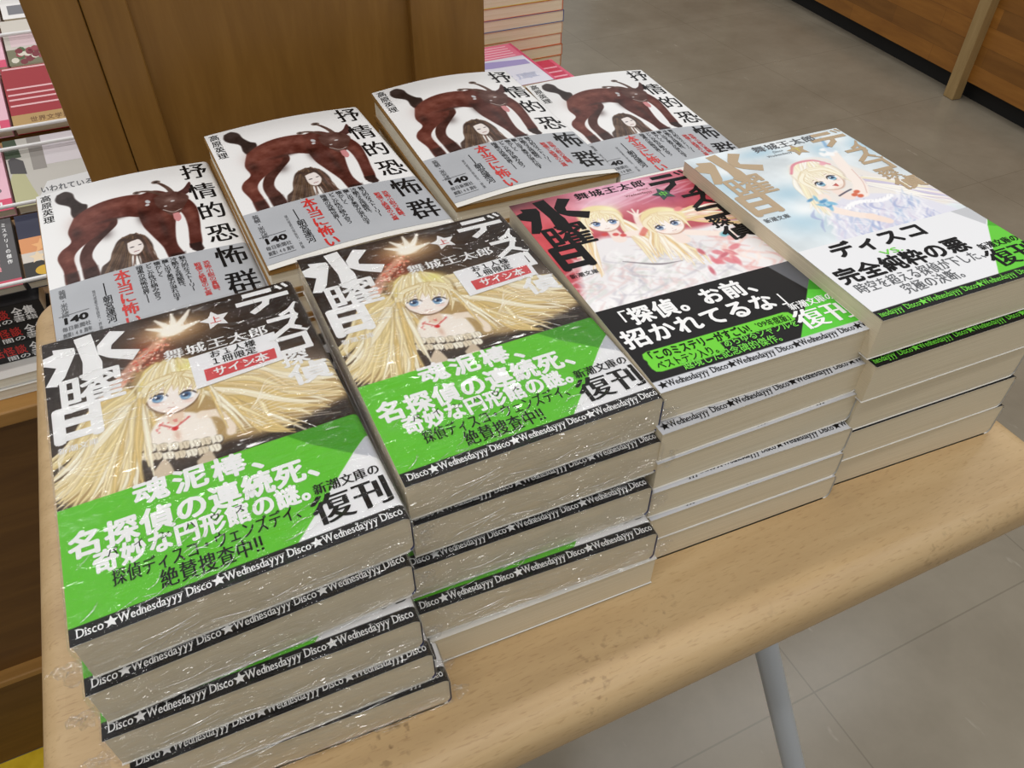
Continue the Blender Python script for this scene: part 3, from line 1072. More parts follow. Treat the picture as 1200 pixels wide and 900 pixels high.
def art_beast():
    """maroon long-legged beast arched over a long-haired girl's head, white ground"""
    c = Canvas(107, 54, 171.7, (240, 240, 240))
    body, dk, hi = (96, 48, 40), (44, 26, 24), (142, 84, 70)
    # tail
    c.poly([(12, 166), (17, 168), (21, 163), (22, 155), (25, 147), (28, 143), (26, 134), (20, 130), (18, 136), (18, 146), (12, 154), (10.5, 160)], (44, 32, 30), .5, 1, True)
    # far hind leg
    c.poly([(30, 108), (41, 118), (41.5, 110), (34, 100), (27, 90), (24.5, 81), (26, 70), (26, 58), (19, 58), (18, 70), (18, 84), (22, 96)], (74, 40, 34), .4, 1, True)
    # body and near hind leg
    c.poly([(19, 131), (27, 138), (38, 142.5), (50, 143), (60, 140), (66, 132), (64, 116), (56, 112), (48, 116), (40, 116), (34, 106), (26, 100), (18, 92), (15, 84), (15.5, 72), (15.5, 58), (9, 58), (8.5, 74), (6.5, 88), (9, 96), (15, 103), (14.5, 116)], body, .4, 1, True)
    # neck/shoulder running down into the front legs
    c.poly([(58, 140), (68, 142), (76, 134), (78, 122), (76, 110), (72, 90), (70, 72), (72, 56), (64, 56), (62, 72), (58, 88), (55, 102), (55, 122)], (84, 42, 36), .4, 1, True)
    c.poly([(74, 136), (84, 126), (88, 112), (87, 96), (85, 82), (82.5, 66), (76, 64), (77, 74), (79, 90), (79, 104), (76, 114), (70, 124)], (88, 42, 35), .4, 1, True)
    r = np.random.default_rng(3)
    c.poly([(76, 69), (82.5, 69), (83, 61), (80, 57.5), (76.5, 62)], dk, .4, 1)
    c.poly([(64, 62), (72.5, 62), (72, 54), (64, 54)], dk, .8, .7)
    c.poly([(9, 70), (15.5, 70), (15.5, 54), (9, 54)], dk, 1.2, .8)
    c.poly([(18.5, 70), (26, 70), (26, 54), (18.5, 54)], dk, 1.2, .8)
    for x, y, rx, ry in [(24, 122, 8, 10), (42, 134, 10, 5), (58, 128, 5, 8), (30, 130, 6, 4), (70, 110, 3, 10), (12, 86, 3, 8), (84, 104, 2, 10)]:
        c.glow(x, y, rx, ry, hi, .45)
    for x, y, rx, ry in [(19, 112, 3, 6), (40, 117, 8, 2), (56, 110, 3, 8), (34, 102, 4, 6), (66, 92, 2, 12)]:
        c.glow(x, y, rx, ry, dk, .6)
    # horns, ear, head
    c.stroke([(72, 134), (66, 141), (60, 144), (57, 143)], 3.0, 1.5, (90, 66, 58), 1, .3)
    c.ell(57.5, 143.5, 2.4, 2.0, (120, 104, 96), 0, .3)
    c.ell(57.5, 143.5, 1.1, .9, (44, 34, 32), 0, .3)
    c.stroke([(78, 133), (76, 142), (73, 149), (70.5, 152)], 3.4, 1.8, (90, 66, 58), 1, .3)
    c.ell(70.5, 153, 2.8, 2.4, (120, 104, 96), 0, .3)
    c.ell(70.5, 153, 1.4, 1.1, (44, 34, 32), 0, .3)
    c.poly([(80, 134), (85, 138), (90, 146), (89.5, 136), (85, 130)], (70, 38, 36), .3, 1, True)
    c.poly([(66, 132), (74, 137), (82, 134), (86, 126), (82, 116), (78, 108), (73, 106), (69, 113), (66, 122)], (88, 58, 52), .4, 1, True)
    c.glow(75, 126, 3, 3, (150, 126, 118), .6)
    c.ell(76, 124, 1.3, .9, (204, 200, 200), 0, .25)
    c.ell(71, 119, 1.0, .7, (206, 200, 200), 0, .25)
    c.stroke([(69, 115), (74, 110), (79, 112)], .5, .5, (220, 210, 205), .9, .2)
    c.poly([(73.5, 108), (77, 108), (77.3, 101), (75, 97.5), (73.2, 101)], (206, 138, 140), .3, 1, True)
    c.ell(62, 129, 1.4, 2.4, (190, 192, 196), .2, .3)
    c.ell(61.2, 125, 1.3, 1.2, (208, 208, 210), .2, .3)
    # long-haired girl
    hd = (72, 56, 50)
    c.poly([(47, 95), (40, 91), (36, 82), (33, 72), (28, 66), (29, 54), (56, 54), (56, 66), (57, 78), (54, 90)], hd, .5, 1, True)
    c.poly([(34, 62), (31, 54), (36, 54)], (238, 236, 234), .4, 1)
    c.poly([(44.5, 71), (49, 68), (48, 54), (43, 54)], (240, 238, 236), .4, 1)
    hair(c, [(42, 92), (50, 94)], [(28, 58), (44, 54)], 26, .8, [(52, 40, 38), (110, 90, 78), (88, 68, 60)], 2, 3)
    hair(c, [(50, 94), (54, 88)], [(48, 56), (58, 56)], 18, .8, [(52, 40, 38), (110, 80, 74), (88, 62, 58)], 2, 4)
    c.poly([(43.5, 85), (50, 87), (52.5, 81), (51, 74), (47.5, 70.5), (44, 74)], (236, 228, 224), .3, 1, True)
    c.ell(46, 79.5, 1.2, .6, (60, 52, 56), .1, .2)
    c.ell(50.5, 80.5, 1.0, .5, (60, 52, 56), .1, .2)
    c.stroke([(46.6, 74), (49.2, 74.4)], .6, .5, (120, 50, 54), 1, .2)
    c.stroke([(43, 91), (43.5, 86), (42.8, 76)], 2.0, .6, hd, 1, .3)
    c.stroke([(49, 93), (51.5, 88), (53, 80), (53, 70)], 2.4, 1.2, hd, 1, .3)
    c.stroke([(42, 90), (47, 87.5), (52, 89)], 2.2, 1.6, hd, 1, .3)
    c.mottle(9, 8.0, 6, 1, 1, (c.A.mean(-1) < 110).astype(float))
    c.mottle(3, 4.0, 7, 1, 1, (c.A.mean(-1) < 110).astype(float))
    return c


# ------------------------------------------------------------------ book builder (mm)


def warp_paper(W, T, r=3.0, dome=0.0, sag=0.0):
    def zf(x, y):
        x = np.asarray(x, float)
        u = np.clip((x - (W - r)) / r, 0, 1)
        z = T - r * (1 - np.sqrt(np.maximum(0.0, 1 - (u * 0.999) ** 2)))
        t = np.clip(x / W, 0, 1)
        return z + dome * np.sin(math.pi * t) - sag * (1 - t) ** 2 * 1.0 + 0 * np.asarray(y, float)
    return zf


def profile(W, zf, r, inset=0.0, n=28):
    """closed x-z outline: top left -> top right -> spine -> bottom"""
    xs = np.concatenate([np.linspace(inset, W - r, n // 2, endpoint=False), W - r + r * np.sin(np.linspace(0, math.pi / 2, 9))])
    top = [(x, float(zf(x, 0.0)) - inset) for x in xs]
    bot = [(W - r + r * math.cos(a), r - r * math.sin(a)) for a in np.linspace(0, math.pi / 2, 9)]
    return top, bot


def page_block(parent, W, H, zf, r, mat):
    top, bot = profile(W - 0.25, lambda x, y: zf(x, y) - 0.35, r)
    top = [(max(x, 0.4), z) for x, z in top]
    bot = [(x, z + 0.3) for x, z in bot] + [(0.4, 0.3)]
    P = top + bot
    n = len(P)
    mb = MB()
    V = [(x, 0.5, z) for x, z in P] + [(x, H - 0.5, z) for x, z in P]
    F = [(i, i + n, (i + 1) % n + n, (i + 1) % n) for i in range(n)]
    mb.add(V, F, mat)
    mb.add(V, [list(range(n)), list(range(n, 2 * n))[::-1]], mat)
    return mb.build('page_block', parent, 0.001)


def wrap_strip(mb, W, H0, H1, zf, r, mat, off=0.0):
    """spine and back sheet"""
    zr = float(zf(W, 0.0))
    path = [(W + off, zr + off), (W + off, r)]
    path += [(W - r + (r + off) * math.cos(a), r - (r + off) * math.sin(a)) for a in np.linspace(0, math.pi / 2, 7)][1:]
    path += [(0, -off)]
    n = len(path)
    V = [(x, H0, z) for x, z in path] + [(x, H1, z) for x, z in path]
    F = [(i, i + 1, i + 1 + n, i + n) for i in range(n - 1)]
    mb.add(V, F[:-3], mat, smooth=False)
    mb.add(V, F[-3:], M_COVERW, smooth=False)


def plain_sheet(mb, W, y0, y1, zf, layer, mat, n=44):
    xs = np.concatenate([np.linspace(0, W - 3.2, n, endpoint=False), W - 3.2 + 3.2 * np.sin(np.linspace(0, math.pi / 2, 8))])
    V = [(x, y, float(zf(x, 0)) + layer) for y in (y0, y1) for x in xs]
    k = len(xs)
    F = [(i, i + 1, i + 1 + k, i + k) for i in range(k - 1)]
    mb.add(V, F, mat, smooth=True)


MIZU = [[(12.2, 148.8), (19.1, 149.8), (20.7, 133.4), (21.6, 129.0), (20.8, 117.3), (13.6, 121.6), (14.4, 131.7), (13.2, 140.9)],
        [(-0.0, 140.8), (4.1, 142.2), (3.8, 145.3), (12.0, 143.3), (12.3, 139.6), (7.3, 125.2), (4.0, 120.8), (0.2, 122.2), (4.6, 132.6), (0.1, 135.8)],
        [(20.5, 140.0), (26.3, 148.2), (32.2, 145.3), (26.1, 138.3), (25.6, 135.5), (36.3, 130.2), (32.8, 124.5), (24.2, 130.2), (20.5, 134.3)]]


def title(pg, mat, starmat, inkmat, star, num, big):
    for P in MIZU:
        cx = sum(p[0] for p in P) / len(P)
        cy = sum(p[1] for p in P) / len(P)
        tri = triangulate(P)
        pg.put(np.array(P), tri, mat, .12)
    pg.glyph_box('曜', 4.5, 28.5, 103.5, 124.0, mat, .12, .45, .5)
    pg.glyph_box('日', 0.6, 19.0, 86.5, 107.0, mat, .12, 1.3, .6)
    # right column
    pg.strokes((78.0, 102.0, 133.0, 149.0), 3.1, [[(.16, .90), (.70, .90)], [(0, .56), (.97, .56)], [(.56, .56), (.50, .30), (.22, .02)]], mat, .12)
    pg.strokes((78.0, 102.0, 133.0, 149.0), 1.5, [[(.80, 1.02), (.88, .80)], [(.93, 1.06), (1.0, .84)]], mat, .12)
    pg.strokes((93.5, 103.0, 121.5, 133.5), 2.2, [[(.95, 1.0), (.5, .62), (0, .42)], [(.60, .66), (.60, 0)]], mat, .12)
    pg.strokes((86.5, 103.0, 112.0, 126.0), 2.7, [[(.06, .9), (.80, .9), (.60, .48), (.05, .04)], [(.55, .42), (.96, .04)]], mat, .12)
    pg.strokes((86.5, 101.0, 100.5, 111.5), 2.7, [[(0, .9), (.92, .9), (.92, .0)], [(0, .1), (1.0, .1)]], mat, .12)
    pg.glyph_box('探', 86.0, 98.0, 91.5, 101.0, mat, .12, .32, .3)
    pg.glyph_box('偵', 86.0, 104.0, 79.0, 92.0, mat, .12, .5, .5)
    pg.star(star[0], star[1], 6.6, starmat, .14, .12, .5)
    pg.cell(num, star[0] - 2.6, star[1] - 2.4, 5.0, 4.8, inkmat, .2, .05)


def triangulate(P):
    """ear clipping for the small hand-drawn outlines"""
    P = [tuple(p) for p in P]
    idx = list(range(len(P)))
    area = sum(P[i][0] * P[(i + 1) % len(P)][1] - P[(i + 1) % len(P)][0] * P[i][1] for i in range(len(P)))
    if area < 0:
        idx.reverse()

    def cr(a, b, c):
        return (b[0] - a[0]) * (c[1] - a[1]) - (b[1] - a[1]) * (c[0] - a[0])
    out = []
    guard = 0
    while len(idx) > 3 and guard < 500:
        guard += 1
        for k in range(len(idx)):
            i, j, l = idx[k - 1], idx[k], idx[(k + 1) % len(idx)]
            if cr(P[i], P[j], P[l]) <= 1e-9:
                continue
            if any(cr(P[i], P[j], P[q]) >= 0 and cr(P[j], P[l], P[q]) >= 0 and cr(P[l], P[i], P[q]) >= 0 for q in idx if q not in (i, j, l)):
                continue
            out.append((i, j, l))
            idx.pop(k)
            break
        else:
            break
    if len(idx) == 3:
        out.append(tuple(idx))
    return out


SERIFS = {'D': [(.10, 0), (.10, 1)], 'i': [(.5, 0), (.3, .74)], 's': [], 'c': [], 'o': [], 'W': [(.04, 1), (.5, 1), (.96, 1)], 'e': [],
          'd': [(.80, 1), (.98, 0)], 'n': [(.12, 0), (.9, 0), (.04, .74)], 'a': [(.98, 0)], 'y': [(.08, .74), (.92, .74), (.12, -.28)]}


def serif_word(pg, word, x, y, cap, width, mat, layer, x0, x1):
    """latin word in thin strokes with small serifs, fitted to a width"""
    k = cap / 0.727
    ws = []
    for ch in word:
        V, F = glyph(ch)
        ws.append(V[:, 0].max() - V[:, 0].min())
    gap = 0.085
    tot = sum(ws) + gap * (len(word) - 1)
    kx = width / tot
    for ch, w in zip(word, ws):
        V, F = glyph(ch)
        U = np.column_stack([(V[:, 0] - V[:, 0].min()) * kx + x, V[:, 1] * k + y])
        if U[:, 0].min() > x0 and U[:, 0].max() < x1:
            pg.stamp(U, F, mat, layer, 0, .05)
            for u, v in SERIFS.get(ch, []):
                cx, cy = x + w * kx * u, y + cap * v
                h, d = cap * .17, cap * .045
                dy = d if v <= 0 else -d
                pg.poly([(cx - h, min(cy, cy + dy)), (cx + h, min(cy, cy + dy)), (cx + h, max(cy, cy + dy)), (cx - h, max(cy, cy + dy))], mat, layer + .03)
        x += (w + gap) * kx


def strip_text(pg, mat, first, period, W):
    """Disco*Wednesdayyy repeated along the foot of the band"""
    x = first - period
    while x < W + 12:
        serif_word(pg, 'Disco', x - 9.6, 2.1, 3.3, 7.4, mat, .16, .5, W - .4)
        serif_word(pg, 'Wednesdayyy', x + 2.0, 2.1, 3.3, 18.4, mat, .16, .5, W - .4)
        if 1.5 < x < W - 1.5:
            pg.star(x, 3.6, 2.2, mat, .16)
        x += period


def fukkan(pg, mat):
    pg.row('新潮文庫の', 79.0, 103.0, 22.6, 4.8, mat, .16, 0, .14)
    pg.glyph_box('復', 76.0, 90.0, 9.2, 22.0, mat, .16, 0, .45)
    pg.glyph_box('刊', 90.5, 103.0, 9.2, 21.4, mat, .16, 0, .5)


def disco_book(kind, label, group, loc, rz):
    W, H, r = 105.0, 151.0, 3.0
    T = {1: 18.8, 2: 16.5, 3: 21.3}[kind]
    zf = warp_paper(W, T, r, 0.0, 0.3)
    root = thing('paperback_book', label, 'book', loc, rz, group)
    page_block(root, W, H, zf, r, M_PAGES)
    # --- cover
    mb = MB()
    art = {1: art_one, 2: art_two, 3: art_three}[kind]()
    art.sheet(mb, zf, 0.0, M_PRINT)
    plain_sheet(mb, W, 0, 50.3, zf, 0.0, M_COVERW)
    wrap_strip(mb, W, 0, H, zf, r, {1: M_SPINEB, 2: M_SPINEG, 3: M_SPINEG}[kind])
    pg = Page(mb, zf)
    ink = {1: M_WHITE, 2: M_BLACK, 3: M_GOLD}[kind]
    if kind == 1:
        title(pg, ink, M_WHITE, M_RED, (68.0, 136.2), '上', 1)
        pg.row('舞城王太郎', 44, 87, 117.2, 6.8, M_WHITE, .16, 0, .18, -.02)
        pg.row('新潮文庫', 2, 16, 81.6, 3.4, M_WHITE, .16, 0, .06)
    elif kind == 2:
        title(pg, ink, M_DKGREEN, M_GREEN, (80.0, 131.0), '中', 1)
        pg.row('舞城王太郎', 35, 77, 142.2, 6.6, M_BLACK, .16, 0, .18)
        pg.row('新潮文庫', 1.5, 16, 80.4, 3.4, M_BLACK, .16, 0, .06)
        pg.line('Disco', 69, 138.6, 2.0, M_DARKRED, .16)
        pg.line('Wednesdayyy', 60, 135.2, 2.0, M_DARKRED, .16)
    else:
        title(pg, ink, M_GOLD, M_YELLOWINK, (64.5, 137.0), '下', 1)
        pg.row('舞城王太郎', 41, 83, 142.4, 6.6, M_GREY, .16, 0, .18)
        pg.row('新潮文庫', 2, 17, 80.6, 3.6, M_GREY, .16, 0, .06)
        pg.line('Disco', 50, 138.8, 2.0, M_GREY, .16)
        pg.line('Wednesdayyy', 44, 135.4, 2.0, M_GREY, .16)
    cov = mb.build('cover', root, 0.001)
    # --- paper band
    GREEN, DKG, GRY, WHT, BLK = (98, 196, 46), (66, 152, 30), (186, 188, 196), (238, 238, 240), (24, 22, 23)
    BH = 54.6
    mb = MB()
    c = Canvas(105, 0, BH, {1: GREEN, 2: BLK, 3: (234, 235, 238)}[kind], 0.33)
    if kind == 1:
        c.poly([(75.9, BH + 2), (107, BH + 2), (107, 43.5), (104.8, 42.6), (96.7, 35.6), (84, 47)], DKG, .2)
        c.poly([(68.4, 6), (96.7, 35.6), (107, 45), (107, 6)], WHT, .2)
        c.poly([(96.7, 35.6), (107, 45), (107, 27.5)], GRY, .2)
        c.poly([(-1, -1), (106, -1), (106, 6.4), (-1, 6.4)], BLK, .2)
    elif kind == 2:
        c.poly([(89, BH + 2), (107, BH + 2), (107, 44), (95.4, 33)], (96, 97, 102), .2)
        c.poly([(70.5, 6), (95.4, 33), (107, 45), (107, 6)], (92, 200, 60), .2)
        c.poly([(95.4, 33), (107, 45), (107, 28)], (62, 150, 40), .2)
        c.poly([(-1, -1), (106, -1), (106, 6.4), (-1, 6.4)], (206, 208, 214), .2)
        for (x0, x1, y0, y1) in ((4.0, 77.5, 16.6, 23.4), (4.0, 38.0, 10.6, 19.5)):
            q = 3.0
            c.poly([(x0 + q, y0), (x1 - q, y0), (x1 - .8, y0 + .8), (x1, y0 + q), (x1, y1 - q), (x1 - .8, y1 - .8), (x1 - q, y1), (x0 + q, y1), (x0 + .8, y1 - .8), (x0, y1 - q), (x0, y0 + q), (x0 + .8, y0 + .8)], (112, 210, 58), .2)
    else:
        c.poly([(91, BH + 2), (107, BH + 2), (107, 46), (98.5, 39)], (196, 198, 202), .2)
        c.poly([(70.5, 6), (98.5, 38), (107, 46), (107, 6)], (104, 204, 62), .2)
        c.poly([(98.5, 38), (107, 46), (107, 33)], (78, 172, 44), .2)
        c.poly([(-1, -1), (106, -1), (106, 6.4), (-1, 6.4)], BLK, .2)
    c.sheet(mb, zf, 0.18, M_BAND)
    wrap_strip(mb, W, 0.0, BH, zf, r, {1: M_COVERW, 2: M_SPINEG, 3: M_SPINEG}[kind], 0.18)
    pg = Page(mb, lambda x, y: zf(x, y) + 0.18)
    if kind == 1:
        pg.row('魂泥棒、', 23.5, 75.5, 45.0, 10.6, M_WHITE, .14, .42, .1, -.05, .92)
        pg.row('名探偵の連続死、', 2.0, 90.5, 31.6, 10.8, M_WHITE, .14, .45, .1, -.01)
        pg.row('奇妙な円形館の謎。', 8.6, 83.0, 22.6, 8.8, M_WHITE, .14, .36, .1, -.01)
        pg.row('パインハウス', 13.0, 61.0, 27.6, 3.6, M_BLACK, .2, 0, .05, -.02, .45)
        pg.row('探偵ディスコ・ウェンズデイ、', 13.5, 75.5, 15.6, 6.6, M_BLACK, .16, 0, .10, .0, .98)
        pg.row('絶賛捜査中‼', 26.8, 61.5, 8.0, 7.4, M_BLACK, .16, 0, .12)
        fukkan(pg, M_BLACK)
        strip_text(pg, M_WHITE, 11.7, 31.25, W)
    elif kind == 2:
        pg.cell('「', 1.5, 40, 11, 11, M_WHITE, .14, .05)
        pg.row('探偵。お前、', 11.8, 82.0, 40.0, 11.2, M_WHITE, .14, .42, .1, .0, .95)
        pg.row('招かれてるな', 1.4, 77.0, 27.0, 11.2, M_WHITE, .14, .42, .1, .0, .95)
        pg.cell('」', 77.5, 27.5, 9, 11, M_WHITE, .14, .05)
        pg.row('「このミステリーがすごい!', 4.5, 58.0, 17.2, 5.6, M_BLACK, .2, .14, .05)
        pg.line("'09", 58.2, 18.6, 2.9, M_BLACK, .2, 5.2)
        pg.row('年度版」', 63.6, 77.0, 17.6, 4.4, M_BLACK, .2, 0, .04)
        pg.row('ベストテン入り。', 6.5, 37.0, 11.4, 5.2, M_BLACK, .2, 0, .06)
        pg.row('あらゆるジャンルを', 38.5, 76.0, 13.0, 5.0, M_GREEN, .16, .06, .06)
        pg.row('越境した記念碑的傑作。', 16.0, 66.0, 7.6, 5.0, M_GREEN, .16, .06, .06)
        fukkan(pg, M_WHITE)
        strip_text(pg, M_BLACK, 1.9 + 1.2, 31.6, W)
    else:
        pg.row('ディスコ', 13.0, 69.0, 43.0, 10.6, M_BLACK, .14, .5, .15)
        pg.line('VS.', 34.0, 37.0, 3.6, M_GREEN, .14, 11.5, .1)
        pg.row('完全純粋の悪', 2.4, 77.0, 25.6, 10.8, M_BLACK, .14, .42, .15)
        pg.row('時空を超える探偵が下した、', 4.5, 80.0, 17.6, 7.0, M_GREY, .16, 0, .08)
        pg.row('究極の決断。', 23.0, 60.0, 10.0, 7.0, M_GREY, .16, 0, .08)
        fukkan(pg, M_BLACK)
        strip_text(pg, M_GREEN, 24.6, 31.9, W)
    mb.build('paper_band', root, 0.001)
    return root, zf, T


def notice_card(parent, zf, dx, dy):
    mb = MB()
    pg = Page(mb, lambda x, y: zf(x, y) + 0.5)
    Q = [(53.0, 94.6), (87.6, 97.2), (88.6, 116.4), (53.0, 114.8)]
    base = np.array(Q) + (dx, dy)
    V = [(x, y, float(zf(x, y)) + h) for h in (0.2, 0.5) for x, y in base]
    mb.add(V, [(0, 3, 2, 1), (4, 5, 6, 7), (0, 1, 5, 4), (1, 2, 6, 5), (2, 3, 7, 6), (3, 0, 4, 7)], M_PAPERW)
    rows = (('お１人様', 61.0, 80.0, 110.6, 4.4, M_BLACK, .06), ('１冊限定', 60.5, 79.5, 105.9, 4.4, M_BLACK, .06))
    pg.poly([(57.2 + dx, 97.4 + dy), (85.6 + dx, 99.0 + dy), (86.0 + dx, 105.6 + dy), (57.4 + dx, 104.6 + dy)], M_STICKRED, .06)
    for t, x0, x1, y, h, m, b in rows:
        pg.row(t, x0 + dx, x1 + dx, y + dy, h, m, .12, b, .08)
    pg.row('サイン本', 60.5 + dx, 83.0 + dx, 98.6 + dy, 5.4, M_WHITE, .18, .14, .1, .03)
    o = mb.build('notice_card', parent, 0.001)
    o['label'] = 'white notice card with a red bar under the film'
    return o


def shrink_wrap(parent, W, H, T, zf, seed, rough=1.0):
    """clear film: wrinkled top sheet, puffed ends, crumpled corner tufts"""
    r = np.random.default_rng(seed)
    mb = MB()

    def wr(x, y, s=1.0):
        p = Vector((x * .05 + y * .03, y * .10 - x * .05, seed * 3.1))
        q = Vector((x * .16, y * .30, seed * 1.7))
        return s * (0.55 * abs(noise.noise(p)) + 0.22 * noise.noise(q))
    nx, ny = 60, 80
    xs, ys = np.linspace(-.5, W + .5, nx), np.linspace(-.6, H + .6, ny)
    V = [(x, y, float(zf(min(max(x, 0), W), y)) + 0.75 + 0.9 * rough * max(0, wr(x, y))) for y in ys for x in xs]
    F = [(j * nx + i, j * nx + i + 1, (j + 1) * nx + i + 1, (j + 1) * nx + i) for j in range(ny - 1) for i in range(nx - 1)]
    mb.add(V, F, M_FILM, smooth=True)
    # raised creases in the film
    def crease(pts, wid, hgt, zfun, axis):
        P = crv(pts, 6)
        n_ = len(P)
        V, F = [], []
        for i in range(n_):
            d = P[min(i + 1, n_ - 1)] - P[max(i - 1, 0)]
            d = d / (np.hypot(*d) + 1e-9)
            nr = np.array([-d[1], d[0]])
            tp = math.sin(math.pi * (i + .15) / (n_ - .7)) ** .6 if 0 < i < n_ - 1 else 0.05
            for a_ in np.linspace(math.pi, 0, 7):
                q = P[i] + nr * math.cos(a_) * wid * tp
                up = math.sin(a_) * hgt * tp
                if axis == 'top':
                    V.append((q[0], q[1], zfun(q[0], q[1]) + up))
                else:
                    V.append((q[0], zfun(q[0], q[1]) - up, q[1]))
        for i in range(n_ - 1):
            for k in range(6):
                F.append((i * 7 + k, (i + 1) * 7 + k, (i + 1) * 7 + k + 1, i * 7 + k + 1))
        mb.add(V, F, M_CREASE, smooth=True)

    def ztop(x, y):
        return float(zf(min(max(x, 0), W), y)) + 0.85 + 0.9 * rough * max(0, wr(x, y))
    for k in range(84):
        zone = r.random()
        if zone < .34:
            x, y, ang = r.uniform(2, 34), r.uniform(84, 140), r.normal(8, 14)
        elif zone < .62:
            x, y, ang = r.uniform(2, 70), r.uniform(4, 34), r.normal(32, 18)
        elif zone < .8:
            x, y, ang = r.uniform(10, 98), r.uniform(1.5, 9), r.normal(10, 14)
        else:
            x, y, ang = r.uniform(60, 100), r.uniform(30, 146), r.normal(-20, 35)
        L_ = r.uniform(3, 15)
        a_ = math.radians(ang)
        e = np.array([math.cos(a_), math.sin(a_)]) * L_
        m_ = np.array([x, y]) + e * .5 + np.array([-e[1], e[0]]) * r.normal() * .10
        pts = [(x, y), tuple(m_), (x + e[0], y + e[1])]
        if all(0.5 < p[0] < W - .5 and 0.5 < p[1] < H - .5 for p in pts):
            crease(pts, r.uniform(.12, .30), r.uniform(.12, .26), ztop, 'top')
    for k in range(16):
        x, z = r.uniform(4, W - 22), r.uniform(4, T - 5)
        L_, a_ = r.uniform(6, 20), math.radians(r.normal(6, 16))
        pts = [(x, z), (x + L_ * .5 * math.cos(a_), z + L_ * .5 * math.sin(a_) + r.normal() * .6), (x + L_ * math.cos(a_), z + L_ * math.sin(a_))]
        if all(1 < p[1] < T - 1 for p in pts):
            crease(pts, r.uniform(.12, .28), r.uniform(.12, .25), lambda x_, z_: -3.4 * rough, 'front')
    # front skirt, puffed forward with a seam fold
    nz = 14
    V = []
    for k in range(nz):
        t = k / (nz - 1)
        for i in range(nx):
            x = xs[i]
            z0 = float(zf(min(max(x, 0), W), 0)) + 0.6
            z = z0 * (1 - t) + 0.4 * t
            puff = math.sin(math.pi * min(t * 1.1, 1)) * (1.6 + 1.6 * noise.noise(Vector((x * .06, t * 2.5, seed)))) + 1.1 * abs(noise.noise(Vector((x * .10 - t * 1.5, t * 3 + x * .05, seed + 5))))
            V.append((x, -0.6 - max(0.0, puff) * rough, z))
    F = [(k * nx + i, (k + 1) * nx + i, (k + 1) * nx + i + 1, k * nx + i + 1) for k in range(nz - 1) for i in range(nx - 1)]
    mb.add(V, F, M_FILM, smooth=True)
    # crumpled corner tufts at both front corners
    for cx, sgn, size in ((0.0, -1, 15.0), (W, 1, 12.0)):
        n = 16
        V = []
        for a in range(n):
            for b in range(n):
                u, v = a / (n - 1), b / (n - 1)
                ang = math.radians(-75 + 110 * u)
                rad = size * v * (0.7 + 0.4 * noise.noise(Vector((u * 3, seed, cx * .1))))
                px = cx + sgn * (0.3 + rad * math.cos(ang) * 0.75)
                pz = T * 0.5 + rad * math.sin(ang) * 0.55
                py = 2.0 + 3.2 * v * noise.noise(Vector((u * 5, v * 4, seed + 2))) - 3.0 * v
                pz += 2.4 * v * noise.noise(Vector((u * 6, v * 5, seed + 9)))
                V.append((px, py, min(max(pz, 0.4), T + 1.0)))
        F = [(a * n + b, a * n + b + 1, (a + 1) * n + b + 1, (a + 1) * n + b) for a in range(n - 1) for b in range(n - 1)]
        mb.add(V, F, M_CRUMPLE, smooth=False)
    # side skirts
    for x, sgn in ((0.0, -1), (W, 1)):
        V = []
        m = 40
        for y in np.linspace(-.6, H + .6, m):
            zt = float(zf(x, y)) + 0.6
            for k in range(5):
                t = k / 4
                V.append((x + sgn * (0.5 + 0.4 * abs(noise.noise(Vector((y * .12, t * 2, seed + x))))), y, zt * (1 - t) + 0.4 * t))
        F = [(a * 5 + k, a * 5 + k + 1, (a + 1) * 5 + k + 1, (a + 1) * 5 + k) for a in range(m - 1) for k in range(4)]
        mb.add(V, F, M_FILM, smooth=True)
    o = mb.build('shrink_wrap', parent, 0.001)
    o['label'] = 'clear crinkled shrink film'
    return o


# ================================================================== SETTING
mb = MB()
mb.add([(-4, -3, 0), (6, -3, 0), (6, 6, 0), (-4, 6, 0)], [(0, 1, 2, 3)], M_FLOOR)
struct(mb.build('floor', None, 1.0, (0, 0, -0.70)))

# ================================================================== TABLE


def rounded_slab(x0, x1, y0, y1, rc, T, edge, mat):
    """table top with rounded corners and bull-nosed rim"""
    n = 14
    ring = []
    for cx, cy, a0 in ((x1 - rc, y1 - rc, 0), (x0 + rc, y1 - rc, 90), (x0 + rc, y0 + rc, 180), (x1 - rc, y0 + rc, 270)):
        for k in range(n + 1):
            a = math.radians(a0 + 90 * k / n)
            ring.append((cx, cy, math.cos(a), math.sin(a), rc))
    N = len(ring)
    prof = [(edge * (1 - math.sin(t)), edge * (1 - math.cos(t)) * 1.0) for t in np.linspace(0, math.pi / 2, 9)]
    rows = [(d, -z) for d, z in prof] + [(d, -T + z) for d, z in prof[::-1]]
    V, F = [], []
    for d, z in rows:
        for cx, cy, ca, sa, r_ in ring:
            V.append((cx + (r_ - d) * ca, cy + (r_ - d) * sa, z))
    for k in range(len(rows) - 1):
        for i in range(N):
            j = (i + 1) % N
            F.append((k * N + i, (k + 1) * N + i, (k + 1) * N + j, k * N + j))
    mb = MB()
    mb.add(V, F, mat, smooth=True)
    mb.add(V[:N], [list(range(N))], mat)
    mb.add(V[-N:], [list(range(N))[::-1]], mat)
    return mb


